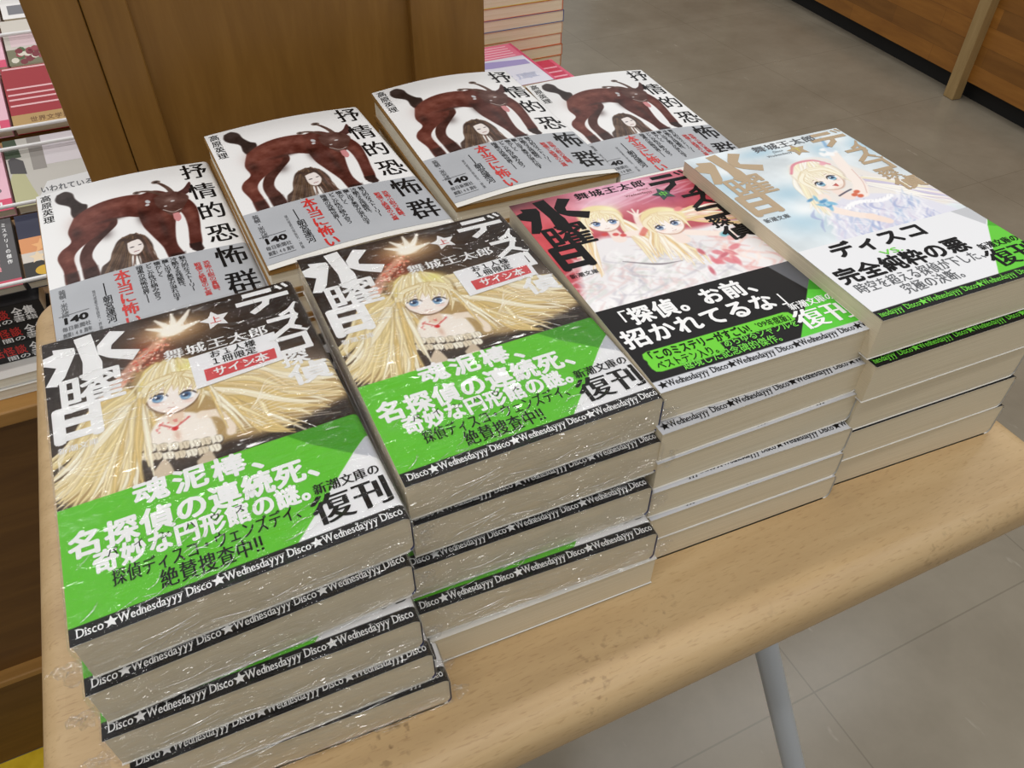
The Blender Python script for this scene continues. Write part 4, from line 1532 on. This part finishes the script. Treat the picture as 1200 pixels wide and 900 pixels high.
table = thing('display_table', 'pale beech display table with rounded edges carrying the book stacks', 'table', (0, 0, -0.70), math.radians(-0.7))
o = rounded_slab(-0.046, 0.446, -0.044, 0.348, 0.026, 0.030, 0.012, M_BEECH).build('table_top', table, 1.0, (0, 0, 0.70))
for (tx, ty, bx, by) in ((0.348, 0.155, 0.4877, -0.082), (0.03, 0.155, -0.075, -0.06), (0.03, 0.20, -0.075, 0.40), (0.348, 0.20, 0.47, 0.40)):
    mb = MB()
    mb.tube((tx, ty, 0.671), (bx, by, 0.006), 0.0104, 0.0104, M_LEG)
    lg = mb.build('leg', table)
    lg['label'] = 'grey painted tubular steel leg'
    mb = MB()
    mb.tube((bx, by, 0.0), (bx, by, 0.016), 0.013, 0.012, M_BLACKKICK)
    mb.build('foot_cap', lg)

# ================================================================== ISLAND FIXTURE (left and behind)
island = thing('island_cabinet', 'brown wooden island cabinet standing behind the beech table', 'cabinet', (0, 0, -0.70))
mb = MB()
mb.box(-1.3, 0.55, 0.460, 1.75, 0.0, 0.168, M_OAKD)
bevel(mb.build('plinth', island), 0.003)
mb = MB()
mb.box(-1.3, 0.55, 0.468, 1.75, 0.168, 0.523, M_OAKD)
mb.build('body', island)
mb = MB()
mb.box(-1.3, 0.552, 0.452, 1.75, 0.160, 0.170, M_OAKH)
bevel(mb.build('moulding', island), 0.002)
mb = MB()
mb.box(-1.3, 0.555, 0.447, 1.75, 0.522, 0.537, M_OAKH)
bevel(mb.build('counter_board', island), 0.002)

CT = -0.163   # counter level
panel = thing('shelf_end_panel', 'tall brown wooden end panel of the island shelves behind the white books', 'panel', (0, 0, CT))
PH = 0.62
for x0, x1 in ((0.010, 0.043), (0.0435, 0.0715), (0.268, 0.330)):
    mb = MB()
    mb.box(x0, x1, 0.450, 0.482, 0, PH, M_OAK)
    bevel(mb.build('stile', panel), 0.0015)
mb = MB()
mb.box(0.070, 0.270, 0.458, 0.476, 0, PH - 0.06, M_OAK)
mb.build('inset_panel', panel)
mb = MB()
mb.box(0.0715, 0.268, 0.4505, 0.480, PH - 0.06, PH, M_OAK)
mb.build('top_rail', panel)

mb = MB()
mb.box(-0.5, 0.0, 0.36, 0.4595, 0.0, 0.0012, M_YELLOW)
tag(mb.build('floor_tape', None, 1.0, (-0.05, 0, -0.70)), 'yellow tape strip on the floor along the cabinet foot', 'tape')

# ================================================================== RIGHT CABINET
cab = thing('sales_counter', 'orange-brown butcher block counter across the grey floor at upper right', 'counter', (2.345, 1.17, -0.70), math.radians(-7.5))
mb = MB()
mb.box(0, 0.6, -1.2, 3.2, 0.058, 0.78, M_BLOCK)
mb.build('front_panel', cab)
mb = MB()
mb.box(0.035, 0.58, -1.2, 3.2, 0.0, 0.06, M_BLACKKICK)
mb.build('toe_kick', cab)
for py in (0.24, 1.6, -0.95):
    mb = MB()
    mb.box(-0.030, 0.004, py, py + 0.042, 0.0, 0.76, M_POST)
    bevel(mb.build('post', cab), 0.003)

# ================================================================== BOOK STACKS ON THE TABLE
R = math.radians
ORD = ['topmost', 'second from the top', 'third from the top', 'fourth from the top', 'fifth from the top', 'lowest']

# ---- stack A: front left, shrink-wrapped volume one
GA = 'shrink-wrapped paperbacks in the front-left stack'
GB = 'shrink-wrapped paperbacks in the second stack'
pitchA = 0.01952
book1, zf1, T1 = disco_book(1, 'topmost shrink-wrapped green-banded paperback of the front-left stack, nearest the table corner', GA, (0.0, 0.0, 4 * pitchA), R(1.37))
card1 = notice_card(book1, zf1, 0, 0)
shrink_wrap(book1, 105, 151, T1, zf1, 1)


def fromfront(mx, my, th):
    """front-edge midpoint -> corner origin"""
    return mx - 0.0525 * math.cos(th), my - 0.0525 * math.sin(th)


A_low = [(0.0497, -0.0034, 1.39), (0.0475, -0.0107, -1.44), (0.0495, -0.0144, -1.39), (0.0540, -0.0150, -3.4)]
A_lab = ['second-from-top wrapped paperback of the front-left stack, green fold showing at its left corner',
         'middle wrapped paperback of the front-left stack, third down under the dark title cover',
         'fourth-from-top wrapped paperback of the front-left stack, lettered strip in shadow',
         'lowest wrapped paperback of the front-left stack, lying on the table edge']
wrap_variant = shrink_wrap(book1, 105, 151, T1, zf1, 4, 1.15)
wrap_variant.parent = None
for k, (mx, my, th) in enumerate(A_low):
    t = R(th)
    x, y = fromfront(mx, my, t)
    b = dup(book1, A_lab[k], (x, y, (3 - k) * pitchA), t, GA, ('notice_card', 'shrink_wrap') if k % 2 == 0 else ('notice_card',))
    if k % 2 == 0:
        w = wrap_variant.copy()
        COL.objects.link(w)
        w.parent = b

# ---- stack B: second stack, same volume
pitchB = 0.02028
bB = dup(book1, 'topmost shrink-wrapped green-banded paperback of the second stack, between the left and red-covered stacks', (0.1070, 0.0127, 4 * pitchB), 0.0, GB, ('notice_card',), 1.0)
notice_card(bB, zf1, 9.5, -4.5)
B_low = [(0.1593, 0.0097, -1.43), (0.1550, 0.0060, -2.3), (0.1544, -0.0024, -3.6)]
B_lab = ['second-from-top wrapped paperback of the second stack, sliver of green band showing',
         'third-from-top wrapped paperback of the second stack, dark strip above it in shadow',
         'fourth-from-top wrapped paperback of the second stack, part of its big black characters showing']
for k, (mx, my, th) in enumerate(B_low):
    t = R(th)
    x, y = fromfront(mx, my, t)
    b = dup(book1, B_lab[k], (x, y, (3 - k) * pitchB - (0.0011 if k == 1 else 0)), t, GB, ('notice_card', 'shrink_wrap') if k % 2 == 1 else ('notice_card',))
    if k % 2 == 1:
        w = wrap_variant.copy()
        COL.objects.link(w)
        w.parent = b
bpy.data.objects.remove(wrap_variant)
# lowest of stack B lies face down, its pale back uppermost
t = R(-2.7)
x, y = fromfront(0.1563, -0.0037, t)
b = dup(book1, 'lowest paperback of the second stack, unwrapped and face down with a cream back', (0, 0, 0), t, None, ('notice_card', 'shrink_wrap'))
del b['group']
b.rotation_euler = (0, math.pi, t)
b.location = (x + 0.105 * math.cos(t), y + 0.105 * math.sin(t), T1 / 1000 + 0.0006)

# ---- stack C: red volume two
GC = 'red-cover paperbacks in the third stack'
pitchC = 0.01687
book2, zf2, T2 = disco_book(2, 'topmost red-cover paperback with a black band, on the third stack', GC, (0.2110, 0.0142, 5 * pitchC), R(-2.46))
C_low = [(0.2630, 0.0070, -0.93), (0.2629, 0.0058, -1.55), (0.2618, 0.0027, -3.44), (0.2626, 0.0015, -2.8), (0.2640, 0.0013, -3.1)]
C_lab = ['second-from-top paperback of the third stack, grey lettered strip along its front',
         'third-from-top paperback of the third stack, only a thin white cover line showing',
         'fourth-from-top paperback of the third stack, slanted lettered strip showing at its right',
         'fifth-from-top paperback of the third stack, cream page edges second above the table',
         'lowest paperback of the third stack, cream page edges resting on the table']
for k, (mx, my, th) in enumerate(C_low):
    t = R(th)
    x, y = fromfront(mx, my, t)
    dup(book2, C_lab[k], (x, y, (4 - k) * pitchC), t, GC)

# ---- stack D: pale blue volume three
GD = 'pale-cover paperbacks in the right stack'
pitchD = 0.0217
book3, zf3, T3 = disco_book(3, 'topmost pale blue-white paperback with tan title and white band, on the right stack', GD, (0.3116, 0.0050, 4 * pitchD + 0.001), R(-2.27))
D_low = [(0.3660, -0.0015, -2.3), (0.3675, 0.0, -2.9), (0.3702, -0.0010, -3.05), (0.3743, -0.0006, -4.0)]
D_lab = ['second-from-top paperback of the right stack, green lettering on its black front strip',
         'middle paperback of the right stack, a black wedge of band showing at its right',
         'fourth-from-top paperback of the right stack, thin black line along its front',
         'lowest paperback of the right stack, resting on the table by the right edge']
for k, (mx, my, th) in enumerate(D_low):
    t = R(th)
    x, y = fromfront(mx, my, t)
    dup(book3, D_lab[k], (x, y, (3 - k) * pitchD), t, GD)

# ---- white books with the maroon beast


def beast_book(label, group, loc, rz, dome, T=18.2):
    W, H, r = 107.0, 171.7, 3.5
    zf = warp_paper(W, T, r, dome, 0.0)
    root = thing('hardback_book', label, 'book', loc, rz, group)
    page_block(root, W - 1.5, H - 3, lambda x, y: warp_paper(W - 1.5, T - .3, r, dome * .6, 0)(x, y), r, M_PAGESW)
    for z0, z1 in ((0.15, 2.6), (T - 3.4, T - 1.0)):
        mb = MB()
        mb.box(-0.6, W - 1.2, -0.8, H - 0.8, z0, z1, M_KRAFT)
        mb.build('case_board', root, 0.001)
    mb = MB()
    BEAST.sheet(mb, zf, 0.0, M_PRINT)
    plain_sheet(mb, W, -1.5, 54.3, zf, 0.0, M_COVERW, 60)
    wrap_strip(mb, W, -1.5, H, zf, r, M_COVERW)
    pg = Page(mb, zf)
    for i, ch in enumerate('抒情的恐怖群'):
        y = [160.5, 131.5, 104.5, 76.0, 50.0, 25.0][i]
        if i < 4:
            pg.cell(ch, 87.0, y - 11.5, 17.0, 21.0, M_BLACK, .14, 0, .28)
    for i, ch in enumerate('高原英理'):
        pg.cell(ch, 2.0, 161.0 - 9.3 * i, 6.6, 8.4, M_BLACK, .14, 0, .10)
    mb.build('cover', root, 0.001)
    # silver band
    mb = MB()
    c = Canvas(107, 3.2, 59.0, (180, 183, 188), 0.8)
    c.mottle(20, 1.6, 5)
    c.sheet(mb, zf, 0.2, M_BAND)
    pg = Page(mb, lambda x, y: zf(x, y) + .2)
    for ch, y in (('怖', 48.0), ('群', 20.0)):
        pg.cell(ch, 86.0, y - 11.5, 18.0, 21.5, M_BLACK, .14, 0, .28)
    pg.col('本当に怖い', 37.0, 58.0, 8.6, 11.0, 11.2, M_RED, .14, .06, .28)
    pg.col('暗黒の恐怖世界――', 46.6, 57.5, 3.8, 4.2, 4.2, M_BLACK, .14, 0, .05)
    pg.col('どこか性が絡み合う', 51.4, 57.5, 3.8, 4.2, 4.2, M_BLACK, .14, 0, .05)
    pg.col('懐かしく', 56.0, 57.5, 3.8, 4.2, 4.2, M_BLACK, .14, 0, .05)
    pg.col('醸し出す美学が溢れ出す', 60.4, 57.5, 3.6, 3.9, 3.9, M_BLACK, .14, 0, .05)
    pg.col('冷酷なる残酷性、', 65.0, 57.5, 3.8, 4.2, 4.2, M_BLACK, .14, 0, .05)
    pg.col('魅力的なストーリー', 69.6, 57.5, 3.8, 4.2, 4.2, M_BLACK, .14, 0, .05)
    pg.col('戦慄と絶望の七篇', 76.0, 47.0, 3.8, 4.3, 4.3, M_RED, .14, .03, .06)
    pg.col('恐怖小説の真髄、', 80.8, 47.0, 3.8, 4.3, 4.3, M_RED, .14, .03, .06)
    pg.col('――朝宮運河', 27.4, 50.0, 5.0, 6.4, 6.4, M_BLACK, .14, 0, .07)
    pg.col('現代怪奇文学研究・評論', 21.4, 46.0, 1.7, 3.4, 3.4, M_GREY, .14)
    pg.col('装幀・米光成', 6.0, 55.5, 3.6, 4.6, 4.4, M_GREY, .14, 0, .08)
    pg.poly([(2.6, 30.2), (17.6, 30.2), (17.6, 30.7), (2.6, 30.7)], M_GREY, .14)
    pg.line('140', 3.6, 22.6, 5.6, M_BLACK, .14, 12.8, .4, .3)
    pg.row('毎日新聞社', 3.4, 17.4, 16.2, 4.0, M_GREY, .14, 0, .08)
    pg.row('創業140周年', 3.4, 17.4, 10.8, 4.0, M_GREY, .14, 0, .08)
    pg.poly([(2.6, 9.0), (17.6, 9.0), (17.6, 9.4), (2.6, 9.4)], M_GREY, .14)
    mb.build('paper_band', root, 0.001)
    return root


BEAST = art_beast()
GW = ['white beast-cover books in the left rear stack', 'white beast-cover books in the second rear stack', 'white beast-cover books in the third rear stack', 'white beast-cover books in the right rear stack']
pw = 0.0183
wb1 = beast_book('topmost white maroon-beast book, left rear stack behind the front-left wrapped stack', GW[0], (-0.0102, 0.2012, 2 * pw), R(2.1), 2.4)
flatwb = beast_book('book under the topmost one of the left rear white stack', GW[0], (-0.0102, 0.2012, pw), R(1.6), 0.0)
wb2 = dup(wb1, 'topmost white beast-cover book of the second rear stack, in front of the brown panel middle', (0.0970, 0.2026, 3 * pw), R(1.62), GW[1])
wb3 = beast_book('topmost white beast-cover book of the third rear stack, its right edge curling over the next', GW[2], (0.2073, 0.2132, 0.0776 - 0.0182), R(-1.6), 4.0)
wb4 = dup(wb1, 'topmost white beast-cover book of the right rear stack, partly covered by its left neighbour', (0.3296, 0.2357, 0.0340), R(-5.6), GW[3])
dup(flatwb, 'lowest book of the left rear white stack, on the table', (-0.010, 0.203, 0.0), R(1.8), GW[0])
for k in range(3):
    dup(flatwb, ['second-from-top book of the second rear white stack', 'third-from-top book of the second rear white stack', 'lowest book of the second rear white stack'][k],
        (0.0955 + 0.001 * (k % 2), 0.203, (2 - k) * pw), R(1.2 + .5 * k), GW[1])
    dup(flatwb, ['second-from-top book of the third rear white stack', 'third-from-top book of the third rear white stack', 'lowest book of the third rear white stack'][k],
        (0.2083 - 0.001 * (k % 2), 0.2132, (2 - k) * pw * 1.05), R(-1.6 + .3 * k), GW[2], (), 1.05)
dup(flatwb, 'lowest book of the right rear white stack, on the table', (0.331, 0.236, 0.0), R(-4.5), GW[3], (), 0.92)
dup(flatwb, 'second-from-top book of the right rear white stack', (0.330, 0.236, 0.0170), R(-5.2), GW[3], (), 0.92)

# ================================================================== BACKGROUND BOOKS
MB_CACHE = {}


def bg_mat(rgb, rough=0.4):
    k = ('bg', tuple(rgb))
    if k not in MB_CACHE:
        MB_CACHE[k] = plain('printed_colour_%d_%d_%d' % tuple(rgb), rgb, rough)
    return MB_CACHE[k]


def lying_book(name, label, cat, x0, y0, z0, w, d, t, cover, art=None, group=None, rz=0.0, pages=M_PAGESM, spine_front=None):
    """paperback lying flat; origin at its front-left foot; art(page) prints on top"""
    root = thing(name, label, cat, (x0, y0, z0), rz, group)
    W, D, T = w * 1000, d * 1000, t * 1000
    mb = MB()
    mb.box(0.5, W - 0.5, 0.8, D - 0.5, 0.35, T - 0.35, pages)
    mb.build('page_block', root, 0.001)
    mb = MB()
    mb.box(0, W, 0, D, T - 0.35, T, cover)
    mb.box(0, W, 0, D, 0, 0.35, cover)
    if spine_front is not None:
        mb.box(0, W, -0.3, 0.5, 0, T, cover)
        pgf = FrontPage(mb)
        spine_front(pgf, W, T)
    else:
        mb.box(W - 0.4, W, 0, D, 0, T, cover)
    if art:
        art(Page(mb, lambda x, y: 0 * np.asarray(x) + T), W, D)
    mb.build('cover', root, 0.001)
    return root


class FrontPage(Page):
    """prints on the upright front face (x right, y up)"""

    def __init__(self, mb):
        self.mb = mb

    def put(self, V2, F, mat, layer):
        V2 = np.asarray(V2, float)
        self.mb.add(np.column_stack([V2[:, 0], np.full(len(V2), -0.3 - layer), V2[:, 1]]), F, mat)


def leaning_book(name, label, cat, x0, y0, z0, w, h, t, tilt, cover, art, group=None, pages=M_PAGESW):
    """book standing face out and leaning back; origin at its lower left front"""
    root = thing(name, label, cat, (x0, y0, z0), 0.0, group)
    root.rotation_euler = (R(tilt), 0, 0)
    W, D, T = w * 1000, h * 1000, t * 1000
    mb = MB()
    mb.box(0.6, W - 0.6, 0.6, D - 0.6, -T + .3, -0.3, pages)
    mb.build('page_block', root, 0.001)
    mb = MB()
    mb.box(0, W, 0, D, -0.4, 0, cover)
    mb.box(0, W, 0, D, -T, -T + .4, cover)
    mb.box(W - .4, W, 0, D, -T, 0, cover)
    art(Page(mb, lambda x, y: 0 * np.asarray(x, float)), W, D)
    mb.build('cover', root, 0.001)
    return root


def rect(pg, x0, x1, y0, y1, rgb, layer=.1):
    pg.poly([(x0, y0), (x1, y0), (x1, y1), (x0, y1)], bg_mat(rgb), layer)


# --- left display: books lying on the counter
rot90 = 0.0


def spine_dark(pg, W, T):
    pg.row('実話怪談', W - 62, W - 26, T * .34, T * .5, M_RED, .1, .1, .1)
    pg.row('全集', W - 24, W - 6, T * .34, T * .5, M_WHITE, .1, .2, .2)
    pg.row('闇の書籍', W - 44, W - 6, T * .06, T * .26, M_WHITE, .1, 0, .1)


zz = CT
for k in range(2):
    lying_book('paperback_book', ['lowest pale-edged paperback on the brown counter at left, behind the table corner', 'second pale-edged paperback on the counter, under the black spines'][k], 'book',
               -0.215 + .004 * k, 0.466 + .003 * k, zz, 0.128, 0.080, 0.0092, bg_mat((214, 212, 206)), None, 'pale-edged paperbacks on the counter', 0.0, M_PAGESW)
    zz += 0.0095
for k in range(3):
    lying_book('paperback_book', ['lowest of the three black-spined books piled on the counter at left', 'middle of the three black-spined books piled on the counter at left', 'uppermost of the three black-spined books piled on the counter at left'][k], 'book',
               -0.194 + .003 * (k % 2), 0.490, zz, 0.128, 0.036, 0.0180, bg_mat((22, 20, 22)), None, 'black-spined books on the counter', 0.0, M_PAGESW, spine_dark)
    zz += 0.0183

# stepped display stand carrying the leaning books
stand = thing('stepped_display_stand', 'stepped stand with white rails holding face-out books at the left', 'display stand', (0, 0, CT))
TIERS = [(0.497, -0.0765, .075, 20), (0.575, -0.048, .075, 25), (0.652, -0.010, .075, 25), (0.725, 0.020, .060, 25), (0.785, 0.044, .090, 25)]
for i, (ty, tz, th, ta) in enumerate(TIERS):
    ca, sa = math.cos(R(ta)), math.sin(R(ta))

    def at(u, w):
        return ty + u * ca - w * sa, tz - CT + u * sa + w * ca
    mb = MB()
    P = [at(.045 if i == 0 else 0.0, -.0105), at(th, -.0105), at(th, -.0145), at(.045 if i == 0 else 0.0, -.0145)]
    V = [(x, y, z) for x in (-0.60, 0.008) for y, z in P]
    mb.add(V, [(0, 1, 2, 3), (7, 6, 5, 4), (0, 4, 5, 1), (1, 5, 6, 2), (2, 6, 7, 3), (3, 7, 4, 0)], M_OAKD)
    mb.build('slanted_shelf', stand)
    yb, zb = at(th * .9, -.0145)
    for px in (-0.55, -0.30, -0.004):
        mb = MB()
        mb.box(px - .006, px + .006, yb - .006, yb + .004, 0.0, zb + .002, M_OAKD)
        mb.build('upright', stand)
    mb = MB()
    rails = {0: [(-.002, .006)], 1: [(-.002, .007), (.062, .004)], 2: [(-.0035, .004)], 3: [(.036, .004)], 4: [(.03, .004), (.055, .004)]}[i]
    for u, w in rails:
        y, z = at(u, w)
        mb.tube((-0.60, y, z), (0.008, y, z), 0.0017, 0.0017, M_RAIL, 10)
        for px in (-0.4, -0.2, 0.006):
            y2, z2 = at(u, -.0125)
            mb.tube((px, y, z), (px, y2, z2), 0.001, 0.001, M_RAIL, 8)
    ro = mb.build('rail', stand)
    ro['label'] = 'thin white wire rail'


def a_grey(pg, W, D):
    rect(pg, 0, W, 0, D, (84, 82, 84), .05)
    rect(pg, 0, W, 0, D * .10, (200, 72, 96), .1)
    pg.col('現代怪談集', W * .845, D - 4, 7.5, 8.5, 11, bg_mat((226, 150, 156)), .15, .5, .4)
    pg.col('ミステリーの傑作', W * .945, D - 5, 4.0, 4.5, 5.8, M_WHITE, .15, .1, .1)
    pg.col('十年目', W * .75, D - 14, 9, 10, 13, M_WHITE, .15, .7, .4)


def a_navy(pg, W, D):
    rect(pg, 0, W, D * .62, D, (28, 32, 62), .05)
    rect(pg, 0, W, D * .40, D * .64, (222, 150, 96), .07)
    rect(pg, 0, W, D * .28, D * .42, (214, 206, 196), .08)
    rect(pg, 0, W, 0, D * .28, (30, 26, 22), .05)
    pg.star(W * .16, D * .34, 7, bg_mat((236, 214, 180)), .12)
    pg.star(W * .22, D * .50, 8, bg_mat((240, 180, 120)), .12)
    pg.tri_fan((W * .2, D * .14), [(W * .2 + 7 * math.cos(a), D * .14 + 5 * math.sin(a)) for a in np.linspace(0, 6.28, 20)[:-1]], bg_mat((214, 170, 40)), .12)


def a_pink(pg, W, D):
    rect(pg, 0, W, 0, D, (240, 190, 206), .05)
    rect(pg, 0, W, 0, D * .16, (222, 76, 112), .1)
    pg.row('文庫新刊', W * .3, W * .95, D * .04, 6, M_WHITE, .15, .1)
    pg.col('ひとりでも', W * .92, D - 12, 8, 8, 9, M_GREY, .15, 0, .2)
    pg.col('生きてゆく', W * .83, D - 14, 8, 8, 9, M_GREY, .15, 0, .2)
    pg.tri_fan((W * .92, D - 5), [(W * .92 + 7 * math.cos(a), D - 5 + 4 * math.sin(a)) for a in np.linspace(0, 6.28, 20)[:-1]], bg_mat((120, 112, 110)), .12)


def a_figure(pg, W, D):
    rect(pg, 0, W, 0, D, (196, 192, 184), .05)
    pg.poly([(0, 0), (W * .30, 0), (W * .22, D * .28), (W * .17, D * .5), (W * .05, D * .52), (0, D * .4)], bg_mat((188, 186, 142)), .1)
    pg.poly([(W * .02, D * .5), (W * .20, D * .46), (W * .19, D * .66), (W * .08, D * .74), (W * .02, D * .7)], bg_mat((70, 66, 68)), .12)
    pg.poly([(W * .0, D * .72), (W * .18, D * .72), (W * .15, D), (0, D)], bg_mat((58, 74, 50)), .1)
    rect(pg, W * .28, W * .44, D * .5, D, (150, 144, 138), .11)
    rect(pg, W * .44, W, D * .55, D, (216, 208, 212), .1)
    pg.poly([(W * .22, 0), (W, 0), (W, D * .34), (W * .40, D * .30)], bg_mat((222, 222, 222)), .13)
    pg.row('いわれている', W * .30, W * .92, D * .14, 7, M_GREY, .16, .2, .2)


def a_red(pg, W, D):
    rect(pg, 0, W, 0, D, (164, 26, 40), .05)
    rect(pg, 0, W, 0, D * .20, (186, 150, 92), .1)
    pg.row('世界文学選', W * .25, W * .85, D * .06, 6, bg_mat((120, 84, 40)), .15, .1, .1)
    for k, y in enumerate((.34, .44, .52, .62, .96)):
        rect(pg, 1.5, W - 1.5, D * y, D * y + 1.9, (240, 190, 194), .12)


def a_garden(pg, W, D):
    rect(pg, 0, W, 0, D, (206, 200, 190), .05)
    rect(pg, 0, W, 0, D * .34, (120, 118, 90), .1)
    r = np.random.default_rng(4)
    for _ in range(26):
        x, y = r.uniform(3, W - 3), r.uniform(2, D * .34)
        pg.tri_fan((x, y), [(x + 3.5 * math.cos(a), y + 3.5 * math.sin(a)) for a in np.linspace(0, 6.28, 9)[:-1]], bg_mat([(120, 30, 44), (70, 96, 50), (222, 216, 200), (150, 60, 70)][r.integers(4)]), .12 + .01 * r.random())
    rect(pg, W * .1, W * .7, D * .4, D * .72, (222, 198, 202), .12)


def a_white(pg, W, D):
    rect(pg, 0, W, 0, D, (236, 234, 232), .05)
    rect(pg, W * .12, W * .8, D * .36, D * .74, (52, 50, 54), .1)
    rect(pg, W * .12, W * .8, D * .06, D * .2, (120, 120, 126), .1)
    pg.row('特集', W * .2, W * .6, D * .8, 7, M_GREY, .15, .1, .1)


def a_paper(pg, W, D):
    rect(pg, 0, W, 0, D, (228, 220, 222), .05)
    rect(pg, 0, W, 0, D * .12, (60, 24, 30), .1)
    for k in range(4):
        rect(pg, W * .55, W * .95, D * (.3 + .14 * k), D * (.3 + .14 * k) + 1.2, (150, 146, 150), .12)


specs = [
    (0, -0.185, -0.073, .074, a_grey, 'grey book with pale pink and white vertical lettering, face out on the lowest step', 'book', (84, 82, 84)),
    (0, -0.070, 0.005, .074, a_navy, 'navy and orange illustrated book on the lowest step, beside the grey book', 'book', (28, 32, 62)),
    (1, -0.185, -0.0685, .075, a_pink, 'pale pink book with handwritten vertical lettering on the second step', 'book', (240, 190, 206)),
    (1, -0.0660, 0.005, .075, a_figure, 'grey magazine with an olive-clothed figure on the second step', 'magazine', (196, 192, 184)),
    (2, -0.175, -0.0555, .073, a_pink, 'pink-fronted book on the third step, left of the red book', 'book', (236, 176, 196)),
    (2, -0.053, 0.005, .073, a_red, 'glossy red book with pale stripes and a tan foot on the third step', 'book', (164, 26, 40)),
    (3, -0.165, -0.047, .058, a_pink, 'pink-fronted book on the fourth step, left of the garden magazine', 'book', (240, 188, 204)),
    (3, -0.0445, 0.005, .058, a_garden, 'magazine with red and green flowers on the fourth step', 'magazine', (206, 200, 190)),
    (4, -0.160, -0.044, .088, a_paper, 'white printed booklet on the top step, at the very left', 'booklet', (228, 220, 222)),
    (4, -0.041, 0.005, .088, a_white, 'white magazine with a dark photo block on the top step', 'magazine', (236, 234, 232)),
]
for (st, x0, x1, h, art, lab, cat, colr) in specs:
    ty, tz, th, ta = TIERS[st]
    leaning_book('display_book' if cat == 'book' else cat, lab, cat, x0, ty, tz, x1 - x0, h, 0.009, ta, bg_mat(colr), art)

# --- right of the panel: riser and manga stacks
RZ = -0.075
riser = MB()
riser.box(0.336, 0.552, 0.452, 0.80, CT, RZ, M_OAKD)
tag(bevel(riser.build('display_riser', None), 0.002), 'low brown wooden riser under the manga stacks right of the panel', 'riser')


def a_manga_pink(pg, W, D):
    rect(pg, 0, W, 0, D, (214, 214, 226), .05)
    rect(pg, 0, W, D * .66, D, (222, 110, 140), .1)
    for k in range(5):
        rect(pg, W * .05, W * .9, D * (.69 + .06 * k), D * (.69 + .06 * k) + 1.6, (244, 206, 216), .14)
    pg.poly([(W * .2, D * .5), (W * .5, D * .62), (W * .94, D * .56), (W * .94, D * .44), (W * .5, D * .46)], bg_mat((150, 140, 190)), .12)
    pg.row('文庫', W * .35, W * .9, D * .12, 14, bg_mat((180, 184, 206)), .14, .3)
    pg.poly([(0, 0), (W * .32, 0), (W * .12, D * .45), (0, D * .5)], bg_mat((198, 40, 74)), .13)
    for k in range(5):
        rect(pg, W * .02, W * .16, D * (.08 + .07 * k), D * (.08 + .07 * k) + 3, (250, 226, 230), .16)
    rect(pg, W - 3, W, 0, D, (206, 70, 110), .2)


def a_manga_low(pg, W, D):
    rect(pg, 0, W, 0, D, (228, 226, 232), .05)
    rect(pg, W * .4, W, D * .5, D, (206, 50, 86), .1)
    for k in range(4):
        rect(pg, W * .5, W * .96, D * (.56 + .09 * k), D * (.56 + .09 * k) + 3.4, (238, 170, 186), .14)
    rect(pg, W * .04, W * .4, D * .5, D, (196, 196, 198), .1)
    rect(pg, W - 4, W, 0, D, (224, 90, 120), .2)


def a_orange(pg, W, D):
    rect(pg, 0, W, 0, D, (240, 236, 232), .05)
    r = np.random.default_rng(2)
    for _ in range(16):
        x, y = r.uniform(6, W * .72), r.uniform(D * .5, D - 5)
        pg.tri_fan((x, y), [(x + 6 * math.cos(a), y + 6 * math.sin(a)) for a in np.linspace(0, 6.28, 12)[:-1]], bg_mat([(232, 130, 60), (240, 180, 120), (214, 96, 50), (250, 220, 190)][r.integers(4)]), .1 + .02 * r.random())
    rect(pg, W * .72, W * .95, D * .6, D * .95, (170, 176, 204), .13)


# tall stack with orange and yellow trimmed covers
cols = [(226, 190, 60), (214, 160, 40), (232, 196, 60), (206, 150, 50), (222, 140, 70), (224, 122, 60), (226, 104, 50), (224, 190, 150), (60, 96, 170), (226, 120, 70)]
labs = ['lowest', 'second from the bottom', 'third from the bottom', 'fourth from the bottom', 'fifth from the bottom', 'sixth from the bottom', 'seventh from the bottom', 'eighth from the bottom', 'ninth from the bottom', 'tenth from the bottom', 'third from the top', 'second from the top', 'topmost']
z = RZ
for k in range(13):
    lying_book('manga_book', labs[k] + ' manga in the tall cream-edged stack right of the brown panel', 'book', 0.390 + .0008 * ((k * 7) % 3), 0.620, z, 0.106, 0.15, 0.0116, bg_mat(cols[k % 10]), None, 'manga in the tall stack', 0.0)
    z += 0.0118
# nearer stack with the pink covers
z = RZ
lying_book('manga_book', 'pink and white manga jutting out below the others beside the brown panel', 'book', 0.370, 0.470, RZ, 0.106, 0.135, 0.062, bg_mat((212, 80, 112)), a_manga_low, None, 0.0)
lying_book('manga_book', 'manga with pink top and pale lilac cover tucked against the brown panel edge', 'book', 0.337, 0.505, RZ + 0.0622, 0.092, 0.105, 0.022, bg_mat((212, 120, 150)), a_manga_pink, None, 0.0)
lying_book('manga_book', 'orange and white illustrated comic peeking out behind the right rear white book', 'book', 0.478, 0.460, RZ, 0.075, 0.115, 0.046, bg_mat((236, 228, 222)), a_orange, None, 0.0)
